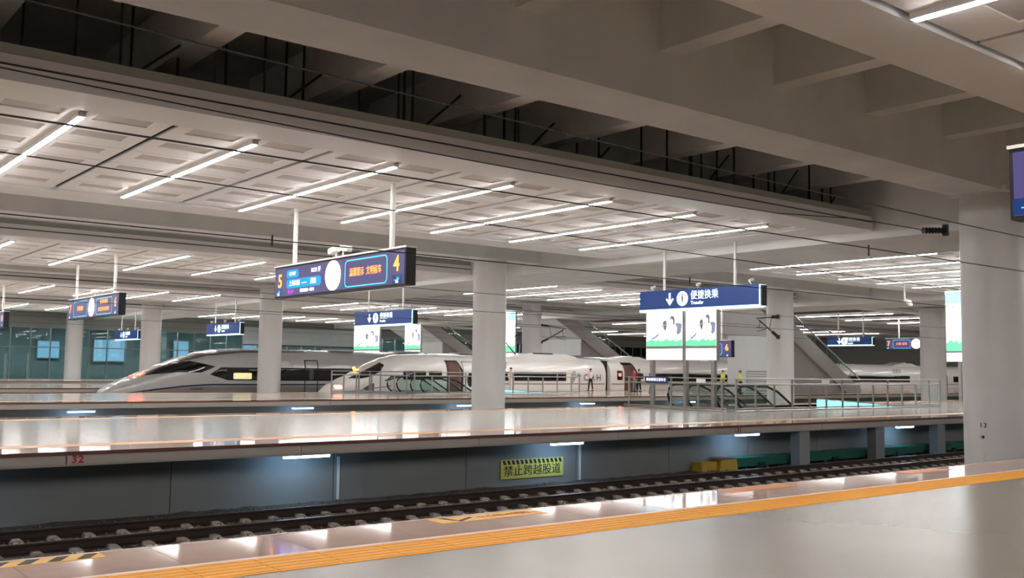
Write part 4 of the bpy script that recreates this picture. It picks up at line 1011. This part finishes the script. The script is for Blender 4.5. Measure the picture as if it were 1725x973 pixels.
def person(x, y, rot, label, top, bottom, stride=.12, arms='down', scale=1.0, skirt=False, bag=None):
    t = thing('person', (x, y, 0), label, 'person', 'people on the platforms'); t.rotation_euler = (0, 0, rot); t.scale = (scale,) * 3
    # local frame: faces -Y, left/right along X
    sx, st_ = .09, stride
    J = [(0, 0, .95, .135, .10), (0, 0, 1.12, .125, .09), (0, .01, 1.32, .155, .105), (0, .01, 1.43, .10, .08), (0, 0, 1.50, .052), (0, -.012, 1.57, .072, .082), (0, -.012, 1.64, .078, .092), (0, -.005, 1.71, .058, .068)]
    E_ = [(i, i + 1) for i in range(7)]
    hands = []
    for s in (-1, 1):
        b0 = len(J); fw = s * st_
        J += [(s * sx, 0, .88, .085), (s * (sx + .005), -fw * .45, .50, .058), (s * (sx + .005), -fw + (.06 if s < 0 else 0), .10, .040), (s * (sx + .015), -fw - .04, .045, .042, .036), (s * (sx + .02), -fw - .15, .035, .038, .028)]
        E_ += [(0, b0), (b0, b0 + 1), (b0 + 1, b0 + 2), (b0 + 2, b0 + 3), (b0 + 3, b0 + 4)]
        a0 = len(J)
        if arms == 'down': pts = [(s * .175, .01, 1.41, .055), (s * .215, .03 + fw * .3, 1.14, .042), (s * .205, -.06 + fw * .6, .90, .030)]; hd = (-.02, -.09)
        else: pts = [(s * .175, .01, 1.41, .055), (s * .22, -.02, 1.14, .042), (s * .10, -.20, 1.12, .030)]; hd = (-.07 * s, -.02)
        J += pts; E_ += [(3, a0), (a0, a0 + 1), (a0 + 1, a0 + 2)]
        wx, wy, wz = pts[2][:3]
        dxy = Vector((-.01 * s, -.02, -1)) if arms == 'down' else Vector((-s, -.25, 0)).normalized()
        dxy.normalize(); side = Vector((0, 1, 0)) if arms == 'down' else Vector((0, 0, 1))
        pm = len(J); c = Vector((wx, wy, wz)) + dxy * .06
        J.append((*c, .030, .020)); E_.append((a0 + 2, pm))
        for q, (off, ln) in enumerate(((-.027, .075), (-.009, .088), (.009, .083), (.027, .066))):
            f0 = len(J); p0 = c + dxy * .035 + side * off; p1_ = p0 + dxy * ln * .55 + Vector((0, -.008, 0)); p2_ = p0 + dxy * ln + Vector((0, -.022, 0))
            J += [(*p0, .009), (*p1_, .008), (*p2_, .007)]; E_ += [(pm, f0), (f0, f0 + 1), (f0 + 1, f0 + 2)]
        th0 = len(J); p0 = c - dxy * .02 - side * .035; p1_ = p0 + dxy * .04 - side * .015
        J += [(*p0, .010), (*p1_, .008)]; E_ += [(pm, th0), (th0, th0 + 1)]
    body = skin_obj('body', J, E_, SKIN, t)
    # face features
    fc = MB()
    fc.prism([(-.012, 1.60), (.012, 1.60), (0, 1.655)], -.125, -.09, 'y')
    fc.build('nose', SKIN, body, org=(0, 0, 0))
    for s in (-1, 1):
        MB().tube([(s * .03, -.098, 1.655), (s * .03, -.108, 1.655)], .010, 8).build('eye', HAIR, body, org=(0, 0, 0))
        MB().tube([(s * .078, .0, 1.66), (s * .086, .004, 1.62)], [.022, .014], 8).build('ear', SKIN, body, org=(0, 0, 0))
    MB().box(-.024, .024, -.108, -.096, 1.572, 1.580).build('mouth', mat('lips', srgb(160, 86, 80), .6), body, org=(0, 0, 0))
    hm = MB(); n1, n2 = 7, 14; vs = []
    for i in range(n1 + 1):
        th = i / n1 * 1.75
        for k in range(n2):
            ph = k / n2 * 2 * math.pi; cut_ = 1.0
            front = max(0, -math.sin(ph))
            t2 = th * (1 - .48 * front)
            vs.append((.095 * math.sin(t2) * math.cos(ph), .008 + .108 * math.sin(t2) * math.sin(ph), 1.655 + .115 * math.cos(t2)))
    fs_ = [(i * n2 + k, i * n2 + (k + 1) % n2, (i + 1) * n2 + (k + 1) % n2, (i + 1) * n2 + k) for i in range(n1) for k in range(n2)]
    hm.add(vs, fs_).build('hair', HAIR, t, org=(0, 0, 0), smooth=True)
    # shirt and trousers as looser skins over the same joints
    JS = [(0, 0, .86, .150, .12), (0, 0, 1.12, .145, .112), (0, .01, 1.32, .175, .125), (0, .01, 1.42, .115, .095)]; ES = [(0, 1), (1, 2), (2, 3)]
    for s in (-1, 1):
        a0 = len(JS); fw = s * st_
        if arms == 'down': JS += [(s * .178, .01, 1.41, .068), (s * .217, .03 + fw * .3, 1.14, .056), (s * .208, -.05 + fw * .57, .94, .046)]
        else: JS += [(s * .178, .01, 1.41, .068), (s * .222, -.02, 1.14, .056), (s * .13, -.17, 1.125, .044)]
        ES += [(3, a0), (a0, a0 + 1), (a0 + 1, a0 + 2)]
    skin_obj('shirt', JS, ES, top, t)
    JT = [(0, 0, 1.04, .145, .115), (0, 0, .90, .150, .115)]; ET = [(0, 1)]
    for s in (-1, 1):
        b0 = len(JT); fw = s * st_
        JT += [(s * sx, 0, .84, .100), (s * (sx + .005), -fw * .45, .50, .078), (s * (sx + .005), -fw + (.06 if s < 0 else 0), .11, .062)]
        ET += [(1, b0), (b0, b0 + 1), (b0 + 1, b0 + 2)]
    skin_obj('trousers', JT, ET, bottom, t)
    for s in (-1, 1):
        fw = s * st_; xx = s * (sx + .015)
        MB().tube([(xx, -fw + .05 + (.06 if s < 0 else 0), .045), (xx, -fw - .05, .050), (xx + s * .006, -fw - .19, .036)], [.050, .052, .040], 10).build('shoe', BT if top is not BT else DARK, t, org=(0, 0, 0), smooth=True)
    if bag:
        MB().box(-.19, .19, .12, .32, 1.0, 1.42).build('backpack', bag, t, org=(0, 0, 0))
    return t
GT = mat('cloth_grey', srgb(120, 112, 110), .8); HV = mat('hi_vis_yellow', srgb(208, 226, 70), .7, emit=.05, ecol=srgb(208, 226, 70)); NV = mat('cloth_navy', srgb(40, 44, 62), .8)
person(53.75, 57.5, math.radians(160), 'person in a white shirt and black trousers walking beside the white train', WT, BT, .16, 'bent')
person(55.3, 54.2, math.radians(200), 'person in a bright red jacket standing before the train door', RT, GT, .05, 'bent')
person(56.2, 54.6, math.radians(170), 'person in dark red clothes with a backpack behind the railing', mat('cloth_dark_red', srgb(110, 26, 40), .8), BT, .05, bag=BT)
person(55.5, 52.6, math.radians(20), 'person in black seen above the blue railing notice', BT, BT, .04)
person(60.2, 49.6, math.radians(250), 'worker in a yellow vest, left one of two behind the railing', HV, NV, .06)
person(61.2, 48.7, math.radians(60), 'worker in a yellow vest standing next to the round column', HV, NV, .06)
person(45.6, 57.35, math.radians(100), 'person in white with dark hair behind the far railing by the train', WT, WT, .10)

finish_texts()
